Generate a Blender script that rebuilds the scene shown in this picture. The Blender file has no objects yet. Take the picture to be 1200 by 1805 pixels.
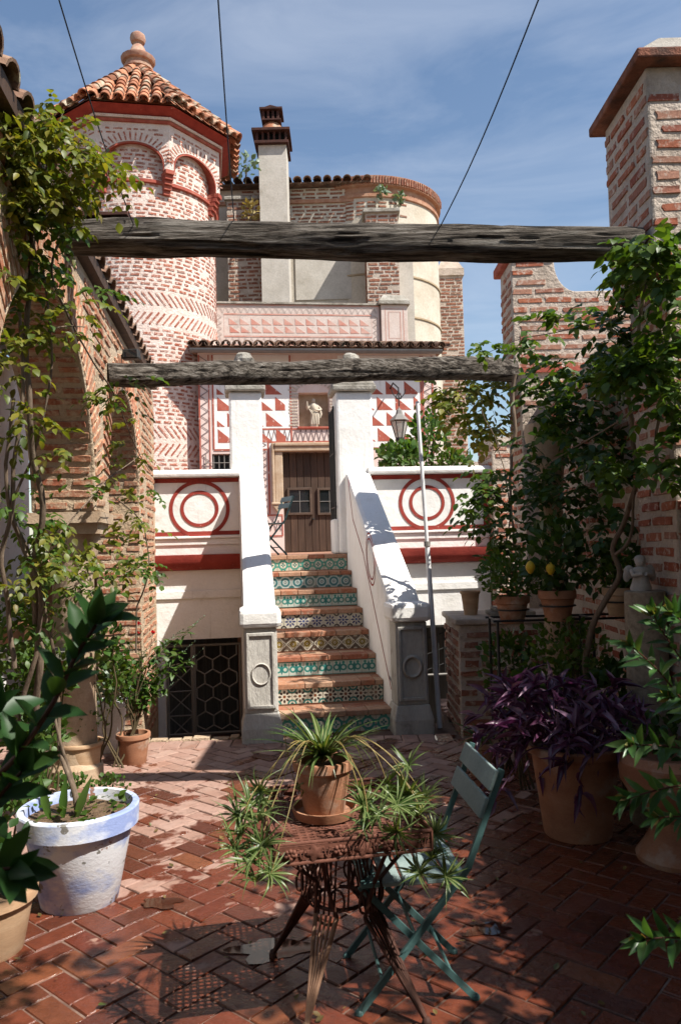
import bpy, math, random
import numpy as np
from mathutils import Matrix, Vector, noise
RNG = random.Random(7); NR = np.random.RandomState(7)
sc = bpy.context.scene
COL = sc.collection
rad = math.radians
# ------------------------------------------------------------------ camera
FPX, EYE, PITCH, ROLL = 1371.0, 1.70, rad(2.5), rad(-1.6)
cd = bpy.data.cameras.new('camera'); cam = bpy.data.objects.new('camera', cd); COL.objects.link(cam)
cd.sensor_fit = 'VERTICAL'; cd.sensor_height = 36; cd.lens = FPX/1805*36
cd.clip_start = .05; cd.clip_end = 3000
cd.dof.use_dof = True; cd.dof.focus_distance = 7.0; cd.dof.aperture_fstop = 9
Rm = Matrix.Rotation(math.pi/2+PITCH, 4, 'X') @ Matrix.Rotation(ROLL, 4, 'Z')
cam.matrix_world = Matrix.Translation((0, 0, EYE)) @ Rm
sc.camera = cam
# ------------------------------------------------------------------ sky + sun
TO_SUN = Vector((.66, -.38, 1)).normalized()
w = bpy.data.worlds.new('World'); sc.world = w; w.use_nodes = True
nt = w.node_tree; nt.nodes.clear()
o_ = nt.nodes.new('ShaderNodeOutputWorld'); bg = nt.nodes.new('ShaderNodeBackground')
sky = nt.nodes.new('ShaderNodeTexSky'); sky.sky_type = 'NISHITA'; sky.sun_disc = False
sky.sun_elevation = math.asin(TO_SUN.z); sky.sun_rotation = math.atan2(TO_SUN.x, TO_SUN.y)
sky.air_density = 1.2; sky.dust_density = .6; sky.ozone_density = 2.2
tc = nt.nodes.new('ShaderNodeTexCoord'); mp = nt.nodes.new('ShaderNodeMapping'); mp.inputs['Scale'].default_value = (1.6, 1.2, 5.5)
mp.inputs['Rotation'].default_value = (0, rad(14), 0)
n1 = nt.nodes.new('ShaderNodeTexNoise'); n1.inputs['Scale'].default_value = 2.1; n1.inputs['Detail'].default_value = 7; n1.inputs['Roughness'].default_value = .58; n1.inputs['Distortion'].default_value = .6
rp = nt.nodes.new('ShaderNodeMapRange'); rp.inputs[1].default_value = .42; rp.inputs[2].default_value = .82; rp.inputs[4].default_value = .30
mx = nt.nodes.new('ShaderNodeMix'); mx.data_type = 'RGBA'; mx.inputs[7].default_value = (6.2, 6.6, 7.4, 1)
L = nt.links.new
L(tc.outputs['Generated'], mp.inputs[0]); L(mp.outputs[0], n1.inputs['Vector']); L(n1.outputs[0], rp.inputs[0])
L(rp.outputs[0], mx.inputs[0]); L(sky.outputs[0], mx.inputs[6]); L(mx.outputs[2], bg.inputs[0]); L(bg.outputs[0], o_.inputs[0])
bg.inputs[1].default_value = .085
sl = bpy.data.lights.new('sun', 'SUN'); sl.energy = 5.0; sl.angle = rad(.5); sl.color = (1, .95, .87)
so = bpy.data.objects.new('sun', sl); COL.objects.link(so); so.rotation_euler = (-TO_SUN).to_track_quat('-Z', 'Y').to_euler(); so.location = (6, -4, 14)
sc.view_settings.view_transform = 'Standard'; sc.view_settings.look = 'None'; sc.view_settings.exposure = .78; sc.view_settings.gamma = 1
# ------------------------------------------------------------------ photo pixel -> place
A3 = np.array
RM = np.array(Rm.to_3x3()); CAM = A3([0, 0, EYE])
def ray(px, py): return RM @ A3([(px-600)/FPX, -(py-902.5)/FPX, -1.])
def onz(px, py, z=0.): d = ray(px, py); return CAM+d*((z-EYE)/d[2])
def ony(px, py, y): d = ray(px, py); return CAM+d*(y/d[1])
def proj(P):
    q = (np.atleast_2d(P)-CAM) @ RM
    z = np.maximum(-q[:, 2], 1e-3)
    return 600+FPX*q[:, 0]/z, 902.5-FPX*q[:, 1]/z, -q[:, 2]
PHI = rad(7.5)
UU = A3([math.cos(PHI), math.sin(PHI), 0]); WW = A3([-math.sin(PHI), math.cos(PHI), 0]); ZZ = A3([0, 0, 1.])
SS = onz(590, 1297)
def fr(u, w_, z): return SS+UU*u+WW*w_+ZZ*z          # stair frame: along the facade, into it, up
def idf(x, y, z): return A3([x, y, z], float)
# ------------------------------------------------------------------ materials
def nd(nt, t, ins=None, **kw):
    n = nt.nodes.new(t)
    for k, v in kw.items(): setattr(n, k, v)
    for k, v in (ins or {}).items():
        s = n.inputs[k]
        if isinstance(v, bpy.types.NodeSocket): nt.links.new(v, s)
        else: s.default_value = v
    return n
class E:                                            # tiny expression wrapper over math nodes
    nt = None
    def __init__(s, k): s.s = k
    @staticmethod
    def m(op, *a):
        n = E.nt.nodes.new('ShaderNodeMath'); n.operation = op
        for i, x in enumerate(a):
            if isinstance(x, E): E.nt.links.new(x.s, n.inputs[i])
            else: n.inputs[i].default_value = x
        return E(n.outputs[0])
    def __add__(a, b): return E.m('ADD', a, b)
    __radd__ = __add__
    def __sub__(a, b): return E.m('SUBTRACT', a, b)
    def __rsub__(a, b): return E.m('SUBTRACT', b, a)
    def __mul__(a, b): return E.m('MULTIPLY', a, b)
    __rmul__ = __mul__
    def __truediv__(a, b): return E.m('DIVIDE', a, b)
    def lt(a, b): return E.m('LESS_THAN', a, b)
    def gt(a, b): return E.m('GREATER_THAN', a, b)
    def mx(a, b): return E.m('MAXIMUM', a, b)
    def mn(a, b): return E.m('MINIMUM', a, b)
def c4(c): return (c[0], c[1], c[2], 1)
def mixc(nt, f, a, b, mode='MIX'):
    n = nt.nodes.new('ShaderNodeMix'); n.data_type = 'RGBA'; n.blend_type = mode
    for i, v in ((0, f), (6, a), (7, b)):
        if isinstance(v, E): v = v.s
        if isinstance(v, bpy.types.NodeSocket): nt.links.new(v, n.inputs[i])
        else: n.inputs[i].default_value = v if i == 0 else c4(v)
    return n.outputs[2]
def ramp(nt, f, stops):
    n = nt.nodes.new('ShaderNodeValToRGB'); cr = n.color_ramp
    while len(cr.elements) < len(stops): cr.elements.new(.5)
    for e, (p, c) in zip(cr.elements, stops): e.position = p; e.color = c4(c)
    nt.links.new(f, n.inputs[0]); return n.outputs[0]
def newmat(name):
    m = bpy.data.materials.new(name); m.use_nodes = True; nt = m.node_tree
    b = nt.nodes['Principled BSDF']; E.nt = nt
    return m, nt, b
def wpos(nt, scale=(1, 1, 1)):
    g = nt.nodes.new('ShaderNodeNewGeometry')
    if scale == (1, 1, 1): return g.outputs['Position']
    return nd(nt, 'ShaderNodeVectorMath', {0: g.outputs['Position'], 1: scale}, operation='MULTIPLY').outputs[0]
def noi(nt, scale, detail=4, rough=.55, vec=None, dist=0):
    return nd(nt, 'ShaderNodeTexNoise', {'Scale': scale, 'Detail': detail, 'Roughness': rough, 'Distortion': dist, 'Vector': vec if vec else wpos(nt)}).outputs[0]
def rng_(nt, f, a, b, c=0., d=1.):
    return nd(nt, 'ShaderNodeMapRange', {0: f, 1: a, 2: b, 3: c, 4: d}).outputs[0]
def rnd(nt):
    oi = nt.nodes.new('ShaderNodeObjectInfo'); g = nt.nodes.new('ShaderNodeNewGeometry')
    E.nt = nt
    return E.m('FRACT', E(oi.outputs['Random'])+E(g.outputs['Random Per Island'])*1.0).s
def bump(nt, b, h, strength=.4, dist=.01):
    n = nd(nt, 'ShaderNodeBump', {'Strength': strength, 'Distance': dist, 'Height': h})
    nt.links.new(n.outputs[0], b.inputs['Normal'])
def surf(name, stops, scale=3, rough=.8, bs=.4, bscale=40, bd=.01, rand=0, stain=None, vec=(1, 1, 1), spec=.3, fine=.25, metal=0):
    """stops: colour ramp driven by noise; stain=(colour, scale, lo, hi); rand: per piece value shift"""
    m, nt, b = newmat(name)
    p = wpos(nt, vec)
    col = ramp(nt, noi(nt, scale, 6, .6, p), stops)
    if fine: col = mixc(nt, fine, col, ramp(nt, noi(nt, scale*14, 4, .6, p), [(.3, (.25, .25, .25)), (.7, (1, 1, 1))]), 'MULTIPLY')
    if rand:
        r = rng_(nt, rnd(nt), 0, 1, 1-rand, 1+rand*.6)
        col = mixc(nt, 1., col, nd(nt, 'ShaderNodeCombineColor', {0: r, 1: r, 2: r}).outputs[0], 'MULTIPLY')
    if stain:
        for st in (stain if isinstance(stain, list) else [stain]):
            col = mixc(nt, rng_(nt, noi(nt, st[1], 5, .65, wpos(nt, st[4]) if len(st) > 4 else None), st[2], st[3]), col, st[0])
    nt.links.new(col, b.inputs['Base Color']); b.inputs['Roughness'].default_value = rough
    b.inputs['Specular IOR Level'].default_value = spec; b.inputs['Metallic'].default_value = metal
    if bs: bump(nt, b, noi(nt, bscale, 5, .65, p), bs, bd)
    return m
def plain(name, c, rough=.6, metal=0, spec=.3):
    return surf(name, [(.3, tuple(x*.88 for x in c)), (.7, tuple(min(1, x*1.08) for x in c))], 9, rough, .15, 60, .003, spec=spec, metal=metal, fine=.12)
def brickmat(name, cols, lime, smear=(.52, .66), rough=.85):
    m, nt, b = newmat(name)
    n = len(cols)
    col = ramp(nt, rnd(nt), [(i/(n-1), c) for i, c in enumerate(cols)])
    col = mixc(nt, .5, col, ramp(nt, noi(nt, 38, 4, .6), [(.3, (.35, .33, .32)), (.68, (1, 1, 1))]), 'MULTIPLY')
    f = rng_(nt, noi(nt, 17, 5, .7), smear[0], smear[1], 0, .85)
    col = mixc(nt, f, col, lime)
    nt.links.new(col, b.inputs['Base Color']); b.inputs['Roughness'].default_value = rough; b.inputs['Specular IOR Level'].default_value = .2
    bump(nt, b, noi(nt, 70, 4, .7), .6, .006)
    return m
WHITE = surf('white_limewash', [(.25, (.68, .655, .61)), (.45, (.79, .77, .735)), (.8, (.83, .82, .80))], 2.6, .9, .6, 6, .022, fine=.08, stain=[((.50, .46, .40), 3.1, .64, .80), ((.42, .36, .29), 11, .70, .78), ((.46, .42, .36), 4.2, .60, .80, (2.2, 2.2, .16))])
RED = surf('red_oxide_paint', [(.3, (.24, .030, .022)), (.7, (.36, .055, .038))], 5, .8, .4, 30, .008, fine=.25, stain=((.50, .26, .20), 16, .64, .74))
REDT = surf('red_oxide_trim', [(.3, (.27, .05, .035)), (.5, (.36, .085, .055)), (.75, (.42, .16, .11))], 7, .85, .5, 40, .01)
SGR = surf('sgraffito_red', [(.3, (.36, .085, .055)), (.6, (.44, .12, .08)), (.8, (.52, .22, .16))], 6, .85, .3, 40, .004, stain=((.62, .48, .42), 13, .60, .70))
SGRF = surf('faded_sgraffito_red', [(.3, (.52, .20, .15)), (.55, (.58, .33, .27)), (.8, (.62, .46, .40))], 4, .9, .3, 40, .004)
SGPINK = surf('sgraffito_pink_ground', [(.3, (.66, .50, .44)), (.7, (.72, .60, .55))], 4, .9, .3, 30, .005, fine=.1)
SGLINE = surf('sgraffito_grey_line', [(.3, (.16, .12, .12)), (.7, (.30, .22, .21))], 9, .9, .2, 40, .004)
SGLINEF = surf('faded_grey_line', [(.3, (.36, .29, .27)), (.7, (.5, .42, .38))], 9, .9, .2, 40, .004)
ATTIC = surf('weathered_pink_plaster', [(.3, (.58, .46, .40)), (.7, (.66, .57, .52))], 3, .9, .4, 30, .008, stain=((.2, .18, .16), 2.6, .58, .85))
MPINK = surf('pink_lime_mortar', [(.3, (.62, .48, .41)), (.5, (.72, .59, .52)), (.75, (.76, .66, .60))], 3.5, .95, .9, 26, .03, stain=((.42, .32, .27), 5, .6, .8))
MYEL = surf('ochre_lime_mortar', [(.3, (.42, .30, .19)), (.55, (.55, .42, .29)), (.8, (.62, .51, .39))], 3.5, .95, .9, 26, .03, stain=((.32, .24, .17), 4, .58, .8))
MSTONE = surf('pale_lime_mortar', [(.3, (.42, .34, .27)), (.55, (.56, .47, .39)), (.8, (.64, .56, .49))], 4, .95, .9, 24, .03, stain=((.25, .2, .16), 5, .58, .8))
CHAP = surf('cream_chapel_plaster', [(.25, (.44, .38, .29)), (.55, (.56, .50, .41)), (.8, (.62, .57, .49))], 1.4, .95, .5, 14, .02, stain=((.36, .30, .23), 2.2, .55, .8))
CHIM = surf('grey_render', [(.3, (.46, .42, .36)), (.7, (.60, .56, .50))], 2, .95, .4, 18, .01, stain=((.3, .27, .22), 3, .6, .85))
LIMEP, LIMEY, LIMES = (.66, .54, .47), (.55, .43, .30), (.58, .50, .42)
BPINK = brickmat('tower_brick', [(.36, .10, .055), (.42, .15, .09), (.30, .085, .05), (.40, .17, .12), (.34, .2, .16)], LIMEP, (.50, .66))
BYEL = brickmat('arcade_brick', [(.40, .14, .07), (.46, .20, .11), (.34, .11, .06), (.44, .24, .15)], LIMEY, (.46, .64))
BPIL = brickmat('pillar_brick', [(.34, .10, .055), (.42, .15, .08), (.28, .08, .05), (.37, .19, .13), (.44, .22, .15)], LIMES, (.52, .68))
BCHAP = brickmat('chapel_brick', [(.26, .10, .06), (.34, .14, .085), (.22, .08, .05), (.30, .17, .12)], (.5, .41, .31), (.52, .7))
STONE = surf('lichen_stone', [(.25, (.16, .14, .11)), (.5, (.36, .33, .28)), (.75, (.50, .47, .42))], 6, .95, .9, 40, .02, stain=((.12, .11, .09), 7, .58, .75))
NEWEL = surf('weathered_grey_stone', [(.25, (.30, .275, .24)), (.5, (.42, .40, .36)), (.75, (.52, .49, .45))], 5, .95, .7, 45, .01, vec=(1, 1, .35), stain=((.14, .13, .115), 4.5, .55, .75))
NEWELP = surf('sunlit_weathered_stone', [(.25, (.44, .41, .36)), (.5, (.56, .53, .48)), (.75, (.64, .61, .56))], 5, .95, .8, 40, .012, vec=(1, 1, .35), stain=((.22, .20, .17), 5, .62, .8))  # left newel: less lichen, and sun put into the stone colour
GRANITE = surf('granite', [(.3, (.20, .155, .11)), (.55, (.32, .26, .19)), (.8, (.42, .36, .28))], 30, .95, .9, 120, .006)
WOOD = None
def woodmat():
    m, nt, b = newmat('weathered_beam_wood')
    p = wpos(nt, (.8, 13, 13))
    n1 = noi(nt, 2.4, 9, .70, p, .35)
    col = ramp(nt, n1, [(.34, (.010, .009, .008)), (.43, (.06, .049, .039)), (.52, (.17, .145, .12)), (.66, (.34, .31, .27))])
    col = mixc(nt, rng_(nt, noi(nt, 2.3, 3, .5), .55, .75, 0, .5), col, (.035, .022, .014))
    n2 = noi(nt, 1., 6, .75, wpos(nt, (5, 60, 60)))
    col = mixc(nt, .75, col, ramp(nt, n2, [(.34, (.18, .17, .16)), (.56, (1, 1, 1))]), 'MULTIPLY')
    nt.links.new(col, b.inputs['Base Color']); b.inputs['Roughness'].default_value = .9; b.inputs['Specular IOR Level'].default_value = .15
    E.nt = nt; bump(nt, b, (E(n1)+E(n2)*.5).s, 1., .04)
    return m
WOOD = woodmat()
DOORW = surf('dark_door_wood', [(.3, (.045, .025, .016)), (.55, (.075, .042, .026)), (.8, (.11, .065, .042))], 4, .65, .6, 14, .006, vec=(3, 3, .35), rand=.3)
DOORF = surf('door_light_frame', [(.3, (.065, .04, .028)), (.7, (.11, .072, .05))], 6, .7, .3, 30, .004)
SURR = surf('door_surround_stone', [(.3, (.36, .24, .15)), (.55, (.48, .36, .25)), (.8, (.55, .45, .34))], 5, .9, .6, 35, .01)
IRON = plain('black_iron', (.022, .021, .02), .55)
GREYIRON = plain('grey_painted_iron', (.22, .205, .185), .6)
BLACK = plain('dark_interior', (.012, .011, .01), .95)
CELLARDIM = surf('dim_cellar_tone', [(.3, (.05, .045, .04)), (.7, (.11, .10, .09))], 4, .9, .4, 10, .02, vec=(9, 9, .3))
ZINC = plain('zinc_gutter', (.16, .165, .17), .45, .3)
RUST = surf('rusted_red_iron', [(.3, (.085, .032, .02)), (.55, (.17, .065, .042)), (.8, (.26, .11, .075))], 14, .75, .5, 90, .003)
RUSTD = surf('dark_rusted_iron', [(.3, (.035, .014, .010)), (.6, (.085, .034, .022)), (.85, (.16, .07, .045))], 12, .7, .4, 90, .003)
RUSTL = surf('sunlit_rusted_leg_iron', [(.3, (.22, .12, .075)), (.6, (.34, .20, .13)), (.85, (.42, .28, .19))], 12, .75, .4, 90, .003)  # paler copy of the rust, sun on the front leg put into colour
TEAL = surf('chipped_teal_paint', [(.3, (.05, .115, .115)), (.55, (.075, .15, .145)), (.8, (.10, .19, .18))], 8, .5, .3, 50, .003, stain=((.13, .10, .08), 16, .66, .72))
TEALP = surf('pale_teal_wood', [(.3, (.19, .26, .25)), (.6, (.26, .335, .32)), (.8, (.32, .39, .375))], 7, .7, .5, 40, .003, stain=((.2, .17, .13), 13, .63, .7))
ROOF = surf('terracotta_roof_tile', [(.25, (.26, .10, .055)), (.5, (.42, .165, .085)), (.75, (.50, .235, .14))], 5, .9, .6, 40, .008, rand=.55, stain=[((.40, .36, .27), 3.2, .5, .64), ((.06, .055, .045), 5, .58, .72)])
ROOFD = surf('lichened_roof_tile', [(.25, (.13, .085, .06)), (.5, (.26, .15, .10)), (.75, (.38, .26, .18))], 6, .95, .6, 40, .008, rand=.4, stain=[((.055, .05, .04), 5, .5, .68), ((.42, .38, .29), 8, .6, .7)])
TERRA = surf('terracotta_pot', [(.3, (.30, .135, .075)), (.55, (.38, .18, .10)), (.8, (.44, .24, .15))], 5, .8, .3, 50, .004, vec=(1, 1, 2.2), stain=[((.44, .36, .29), 5, .55, .74), ((.10, .07, .05), 8, .64, .78)])
TERRAP = surf('pale_terracotta_pot', [(.3, (.42, .25, .14)), (.6, (.54, .36, .22)), (.8, (.60, .44, .30))], 4, .85, .3, 50, .004, vec=(1, 1, 5), stain=((.3, .17, .10), 3, .6, .8))
BLUEP = surf('flaking_blue_white_paint', [(.38, (.27, .34, .60)), (.48, (.50, .55, .70)), (.56, (.70, .71, .74))], 4.2, .7, .5, 40, .004, vec=(1, 1, 1.6), stain=[((.20, .19, .17), 9, .62, .64), ((.27, .14, .10), 5.0, .63, .65)], fine=.08)
WPOT = surf('whitewashed_pot', [(.3, (.62, .66, .70)), (.7, (.78, .78, .77))], 5, .8, .3, 40, .004)
SOIL = surf('dry_soil', [(.3, (.10, .06, .035)), (.7, (.26, .17, .10))], 22, .95, 1, 80, .02)
STATUE = surf('stone_statue', [(.3, (.44, .37, .28)), (.7, (.62, .55, .45))], 9, .9, .4, 60, .006)
STATW = surf('pale_plaster_figure', [(.3, (.36, .335, .31)), (.7, (.52, .49, .46))], 14, .9, .4, 60, .006)
POLEM = plain('white_painted_tube', (.72, .72, .72), .4)
BARK = surf('vine_bark', [(.3, (.11, .075, .05)), (.6, (.21, .155, .11)), (.8, (.30, .24, .18))], 16, .9, .7, 60, .006, vec=(3, 3, .6))
TWIG = plain('green_brown_twig', (.085, .062, .03), .8)
WIRE = plain('dark_wire', (.02, .022, .03), .6)
FLOORM = surf('floor_mortar', [(.40, (.06, .03, .02)), (.55, (.17, .10, .075)), (.72, (.34, .25, .20))], 2.1, .85, .5, 60, .01)
GROUND = surf('dry_earth', [(.3, (.16, .12, .08)), (.7, (.26, .20, .14))], .4, .95, .6, 6, .05)
TERRF = surf('terrace_tile', [(.3, (.30, .15, .09)), (.7, (.40, .22, .15))], 4, .85, .3, 30, .006)
NOSE = brickmat('step_edge_brick', [(.34, .14, .08), (.38, .19, .11), (.30, .105, .06), (.44, .28, .18), (.36, .20, .13)], (.36, .27, .20), (.5, .72))
def glassmat():
    m, nt, b = newmat('dark_window_glass')
    b.inputs['Base Color'].default_value = (.012, .014, .016, 1); b.inputs['Roughness'].default_value = .08; b.inputs['Specular IOR Level'].default_value = .6
    return m
GLASS = glassmat()
def lampglass():
    m, nt, b = newmat('frosted_lantern_glass')
    b.inputs['Base Color'].default_value = (.55, .55, .50, 1); b.inputs['Roughness'].default_value = .25; b.inputs['Transmission Weight'].default_value = .6
    return m
LGLASS = lampglass()
def watermat():
    m, nt, b = newmat('puddle_water')
    b.inputs['Base Color'].default_value = (.10, .04, .025, 1); b.inputs['Roughness'].default_value = .03; b.inputs['IOR'].default_value = 1.33
    b.inputs['Specular IOR Level'].default_value = .9; b.inputs['Transmission Weight'].default_value = .5
    return m
WATER = watermat()
def floorbrick():
    m, nt, b = newmat('worn_floor_brick')
    r = rnd(nt)
    dry = ramp(nt, r, [(0, (.27, .15, .11)), (.3, (.35, .215, .17)), (.6, (.31, .18, .14)), (.85, (.38, .25, .20)), (1, (.28, .13, .085))])
    dry = mixc(nt, rng_(nt, noi(nt, 6, 5, .6), .45, .75, 0, .5), dry, (.40, .29, .24))
    dry = mixc(nt, rng_(nt, noi(nt, 14, 6, .7), .52, .72, 0, .7), dry, (.13, .075, .055))
    wet_shade = ramp(nt, r, [(0, (.125, .028, .014)), (.5, (.165, .044, .021)), (.8, (.095, .028, .017)), (1, (.20, .066, .029))])
    wet_shade = mixc(nt, .45, wet_shade, ramp(nt, noi(nt, 19, 5, .65), [(.3, (.3, .28, .27)), (.7, (1, 1, 1))]), 'MULTIPLY')
    E.nt = nt
    sep = nd(nt, 'ShaderNodeSeparateXYZ', {0: wpos(nt)})
    # damp patches plus shade put into the colour, darker near and to the right
    X_, Y_ = E(sep.outputs[0]), E(sep.outputs[1])
    base = E(noi(nt, 2.1, 4, .6, None, .4))*.9+E(noi(nt, 9, 3, .6))*.22+E(r)*.16-(Y_-4.4)*.085+X_*.06
    f = E(rng_(nt, base.s, .515, .555))
    col = mixc(nt, f, dry, wet_shade)
    nt.links.new(col, b.inputs['Base Color'])
    rr = E(rng_(nt, noi(nt, 5, 4, .6), .4, .62, .10, .42))
    ro = f*rr+(1-f)*.82
    nt.links.new(ro.s, b.inputs['Roughness']); b.inputs['Specular IOR Level'].default_value = .45
    bump(nt, b, noi(nt, 26, 6, .65), .55, .012)
    return m
FBRICK = floorbrick()
def leafmat(name, cols, trans=.35, rough=.45, tcol=None):
    m, nt, b = newmat(name)
    n = len(cols)
    col = ramp(nt, rnd(nt), [(i/(n-1), c) for i, c in enumerate(cols)])
    nt.links.new(col, b.inputs['Base Color']); b.inputs['Roughness'].default_value = rough; b.inputs['Specular IOR Level'].default_value = .4
    t = nt.nodes.new('ShaderNodeBsdfTranslucent')
    nt.links.new(mixc(nt, 1., col, tcol or (1.5, 1.4, .5), 'MULTIPLY'), t.inputs[0])
    s = nt.nodes.new('ShaderNodeMixShader'); s.inputs[0].default_value = trans
    out = nt.nodes['Material Output']
    nt.links.new(b.outputs[0], s.inputs[1]); nt.links.new(t.outputs[0], s.inputs[2]); nt.links.new(s.outputs[0], out.inputs[0])
    return m
LF_LIME = leafmat('sunlit_vine_leaf', [(.11, .145, .018), (.18, .20, .026), (.075, .115, .016), (.25, .23, .038), (.055, .095, .014), (.19, .15, .04)], .45)  # lighter, yellower green puts sunlight into the vine leaf colour
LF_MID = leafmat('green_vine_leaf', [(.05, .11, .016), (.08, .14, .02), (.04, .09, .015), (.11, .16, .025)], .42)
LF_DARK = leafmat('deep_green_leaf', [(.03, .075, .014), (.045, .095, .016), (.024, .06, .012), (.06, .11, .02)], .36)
LF_BUSH = leafmat('fresh_green_leaf', [(.05, .115, .018), (.075, .145, .024), (.035, .09, .016), (.11, .16, .035)], .38)
LF_LAUR = leafmat('laurel_leaf', [(.018, .055, .016), (.03, .08, .02), (.02, .062, .016), (.055, .11, .025)], .3, .45)
LF_BOTT = leafmat('bottlebrush_leaf', [(.04, .11, .03), (.065, .15, .04), (.03, .085, .025), (.10, .17, .05)], .3, .35)
LF_TIP = leafmat('reddish_new_leaf', [(.20, .16, .05), (.16, .17, .05), (.24, .15, .07)], .35)
LF_SPG = leafmat('spider_leaf_green', [(.04, .095, .02), (.06, .12, .025), (.085, .13, .03), (.035, .08, .02)], .3, .35)
LF_SPC = leafmat('spider_leaf_cream', [(.20, .23, .09), (.26, .28, .12), (.14, .18, .06)], .3, .35)
LF_STRAW = leafmat('straw_runner', [(.26, .19, .06), (.30, .23, .08)], .2, .6)
LF_PUR = leafmat('purple_leaf', [(.095, .032, .07), (.14, .055, .11), (.06, .02, .042), (.27, .16, .23), (.11, .055, .08)], .22, .25, (1.4, .7, 1.3))
LF_GREY = leafmat('grey_green_leaf', [(.12, .18, .12), (.16, .22, .15), (.09, .15, .09)], .25)
FLOWR = leafmat('red_petal', [(.45, .01, .02), (.55, .02, .03)], .3)
LEMON = plain('lemon_peel', (.62, .42, .03), .5)
# ------------------------------------------------------------------ mesh helpers
BASE = {}
def link(o, parent=None):
    COL.objects.link(o)
    if parent is not None: o.parent = parent
    return o
def props(o, label=None, cat=None, group=None, kind=None):
    for k, v in (('label', label), ('category', cat), ('group', group), ('kind', kind)):
        if v: o[k] = v
    return o
def thing(name, label, cat, loc=(0, 0, 0), group=None):
    o = bpy.data.objects.new(name, None); o.empty_display_size = .1; COL.objects.link(o); o.location = loc
    BASE[o.name] = np.array(loc, float)
    return props(o, label, cat, group)
def nrm(v): v = np.asarray(v, float); return v/(np.linalg.norm(v)+1e-12)
class MB:
    def __init__(s): s.v = []; s.f = []; s.mi = []
    def add(s, vs, fs, mi=0):
        k = len(s.v); s.v += [tuple(map(float, p)) for p in vs]
        for f in fs: s.f.append(tuple(i+k for i in f)); s.mi.append(mi)
        return s
    def box(s, a, b, fn=idf, mi=0, taper=0):
        (x0, y0, z0), (x1, y1, z1) = a, b; t = taper
        vs = [fn(x0, y0, z0), fn(x1, y0, z0), fn(x1, y1, z0), fn(x0, y1, z0), fn(x0+t, y0+t, z1), fn(x1-t, y0+t, z1), fn(x1-t, y1-t, z1), fn(x0+t, y1-t, z1)]
        return s.add(vs, [(0, 3, 2, 1), (4, 5, 6, 7), (0, 1, 5, 4), (1, 2, 6, 5), (2, 3, 7, 6), (3, 0, 4, 7)], mi)
    def prism(s, poly, fn, d0, d1, mi=0):
        n = len(poly)
        vs = [fn(p, q, d0) for p, q in poly]+[fn(p, q, d1) for p, q in poly]
        fs = [tuple(range(n)), tuple(range(2*n-1, n-1, -1))]+[(i, (i+1) % n, n+(i+1) % n, n+i) for i in range(n)]
        return s.add(vs, fs, mi)
    def strip(s, pa, pb, mi=0):                       # quads between two polylines
        n = len(pa)
        return s.add(list(pa)+list(pb), [(i, i+1, n+i+1, n+i) for i in range(n-1)], mi)
    def tube(s, pts, r, n=7, mi=0, squash=1.):
        pts = [np.asarray(p, float) for p in pts]; m = len(pts)
        rs = [r]*m if np.isscalar(r) else list(r)
        t0 = nrm(pts[1]-pts[0]); a = nrm(np.cross(t0, [0.31, .2, .93] if abs(t0[2]) < .9 else [1, .1, 0])); vs = []
        for i, p in enumerate(pts):
            t = nrm(pts[min(i+1, m-1)]-pts[max(i-1, 0)]); a = nrm(a-t*np.dot(a, t)); b = np.cross(t, a)
            for k in range(n):
                q = 2*math.pi*k/n; vs.append(p+(a*math.cos(q)+b*math.sin(q)*squash)*rs[i])
        fs = [(i*n+k, i*n+(k+1) % n, (i+1)*n+(k+1) % n, (i+1)*n+k) for i in range(m-1) for k in range(n)]
        fs += [tuple(range(n-1, -1, -1)), tuple(range((m-1)*n, m*n))]
        return s.add(vs, fs, mi)
    def bar(s, p, q, wv, tv, mi=0):                  # flat bar p->q with half vectors wv, tv
        p, q, wv, tv = map(lambda x: np.asarray(x, float), (p, q, wv, tv))
        vs = [p-wv-tv, p+wv-tv, p+wv+tv, p-wv+tv, q-wv-tv, q+wv-tv, q+wv+tv, q-wv+tv]
        return s.add(vs, [(0, 3, 2, 1), (4, 5, 6, 7), (0, 1, 5, 4), (1, 2, 6, 5), (2, 3, 7, 6), (3, 0, 4, 7)], mi)
    def lathe(s, prof, c, n=28, mi=0, wob=0, sq=(1, 1), rot=0):
        vs = []; m = len(prof); c = np.asarray(c, float)
        for i, (r, z) in enumerate(prof):
            for k in range(n):
                q = 2*math.pi*k/n; rr = r*(1+wob*noise.noise((math.cos(q)*2, math.sin(q)*2, z*5+c[0]*9)))
                x, y = rr*math.cos(q)*sq[0], rr*math.sin(q)*sq[1]
                vs.append(c+A3([x*math.cos(rot)-y*math.sin(rot), x*math.sin(rot)+y*math.cos(rot), z]))
        fs = [(i*n+k, i*n+(k+1) % n, (i+1)*n+(k+1) % n, (i+1)*n+k) for i in range(m-1) for k in range(n)]
        if prof[0][0] > 1e-4: fs.append(tuple(range(n-1, -1, -1)))
        if prof[-1][0] > 1e-4: fs.append(tuple(range((m-1)*n, m*n)))
        return s.add(vs, fs, mi)
    def ell(s, c, r, n=12, m=8, mi=0):
        c = np.asarray(c, float); r = A3([r]*3 if np.isscalar(r) else r)
        vs = [c+r*A3([math.sin(math.pi*i/m)*math.cos(2*math.pi*k/n), math.sin(math.pi*i/m)*math.sin(2*math.pi*k/n), math.cos(math.pi*i/m)]) for i in range(m+1) for k in range(n)]
        return s.add(vs, [(i*n+k, (i+1)*n+k, (i+1)*n+(k+1) % n, i*n+(k+1) % n) for i in range(m) for k in range(n)], mi)
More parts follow.
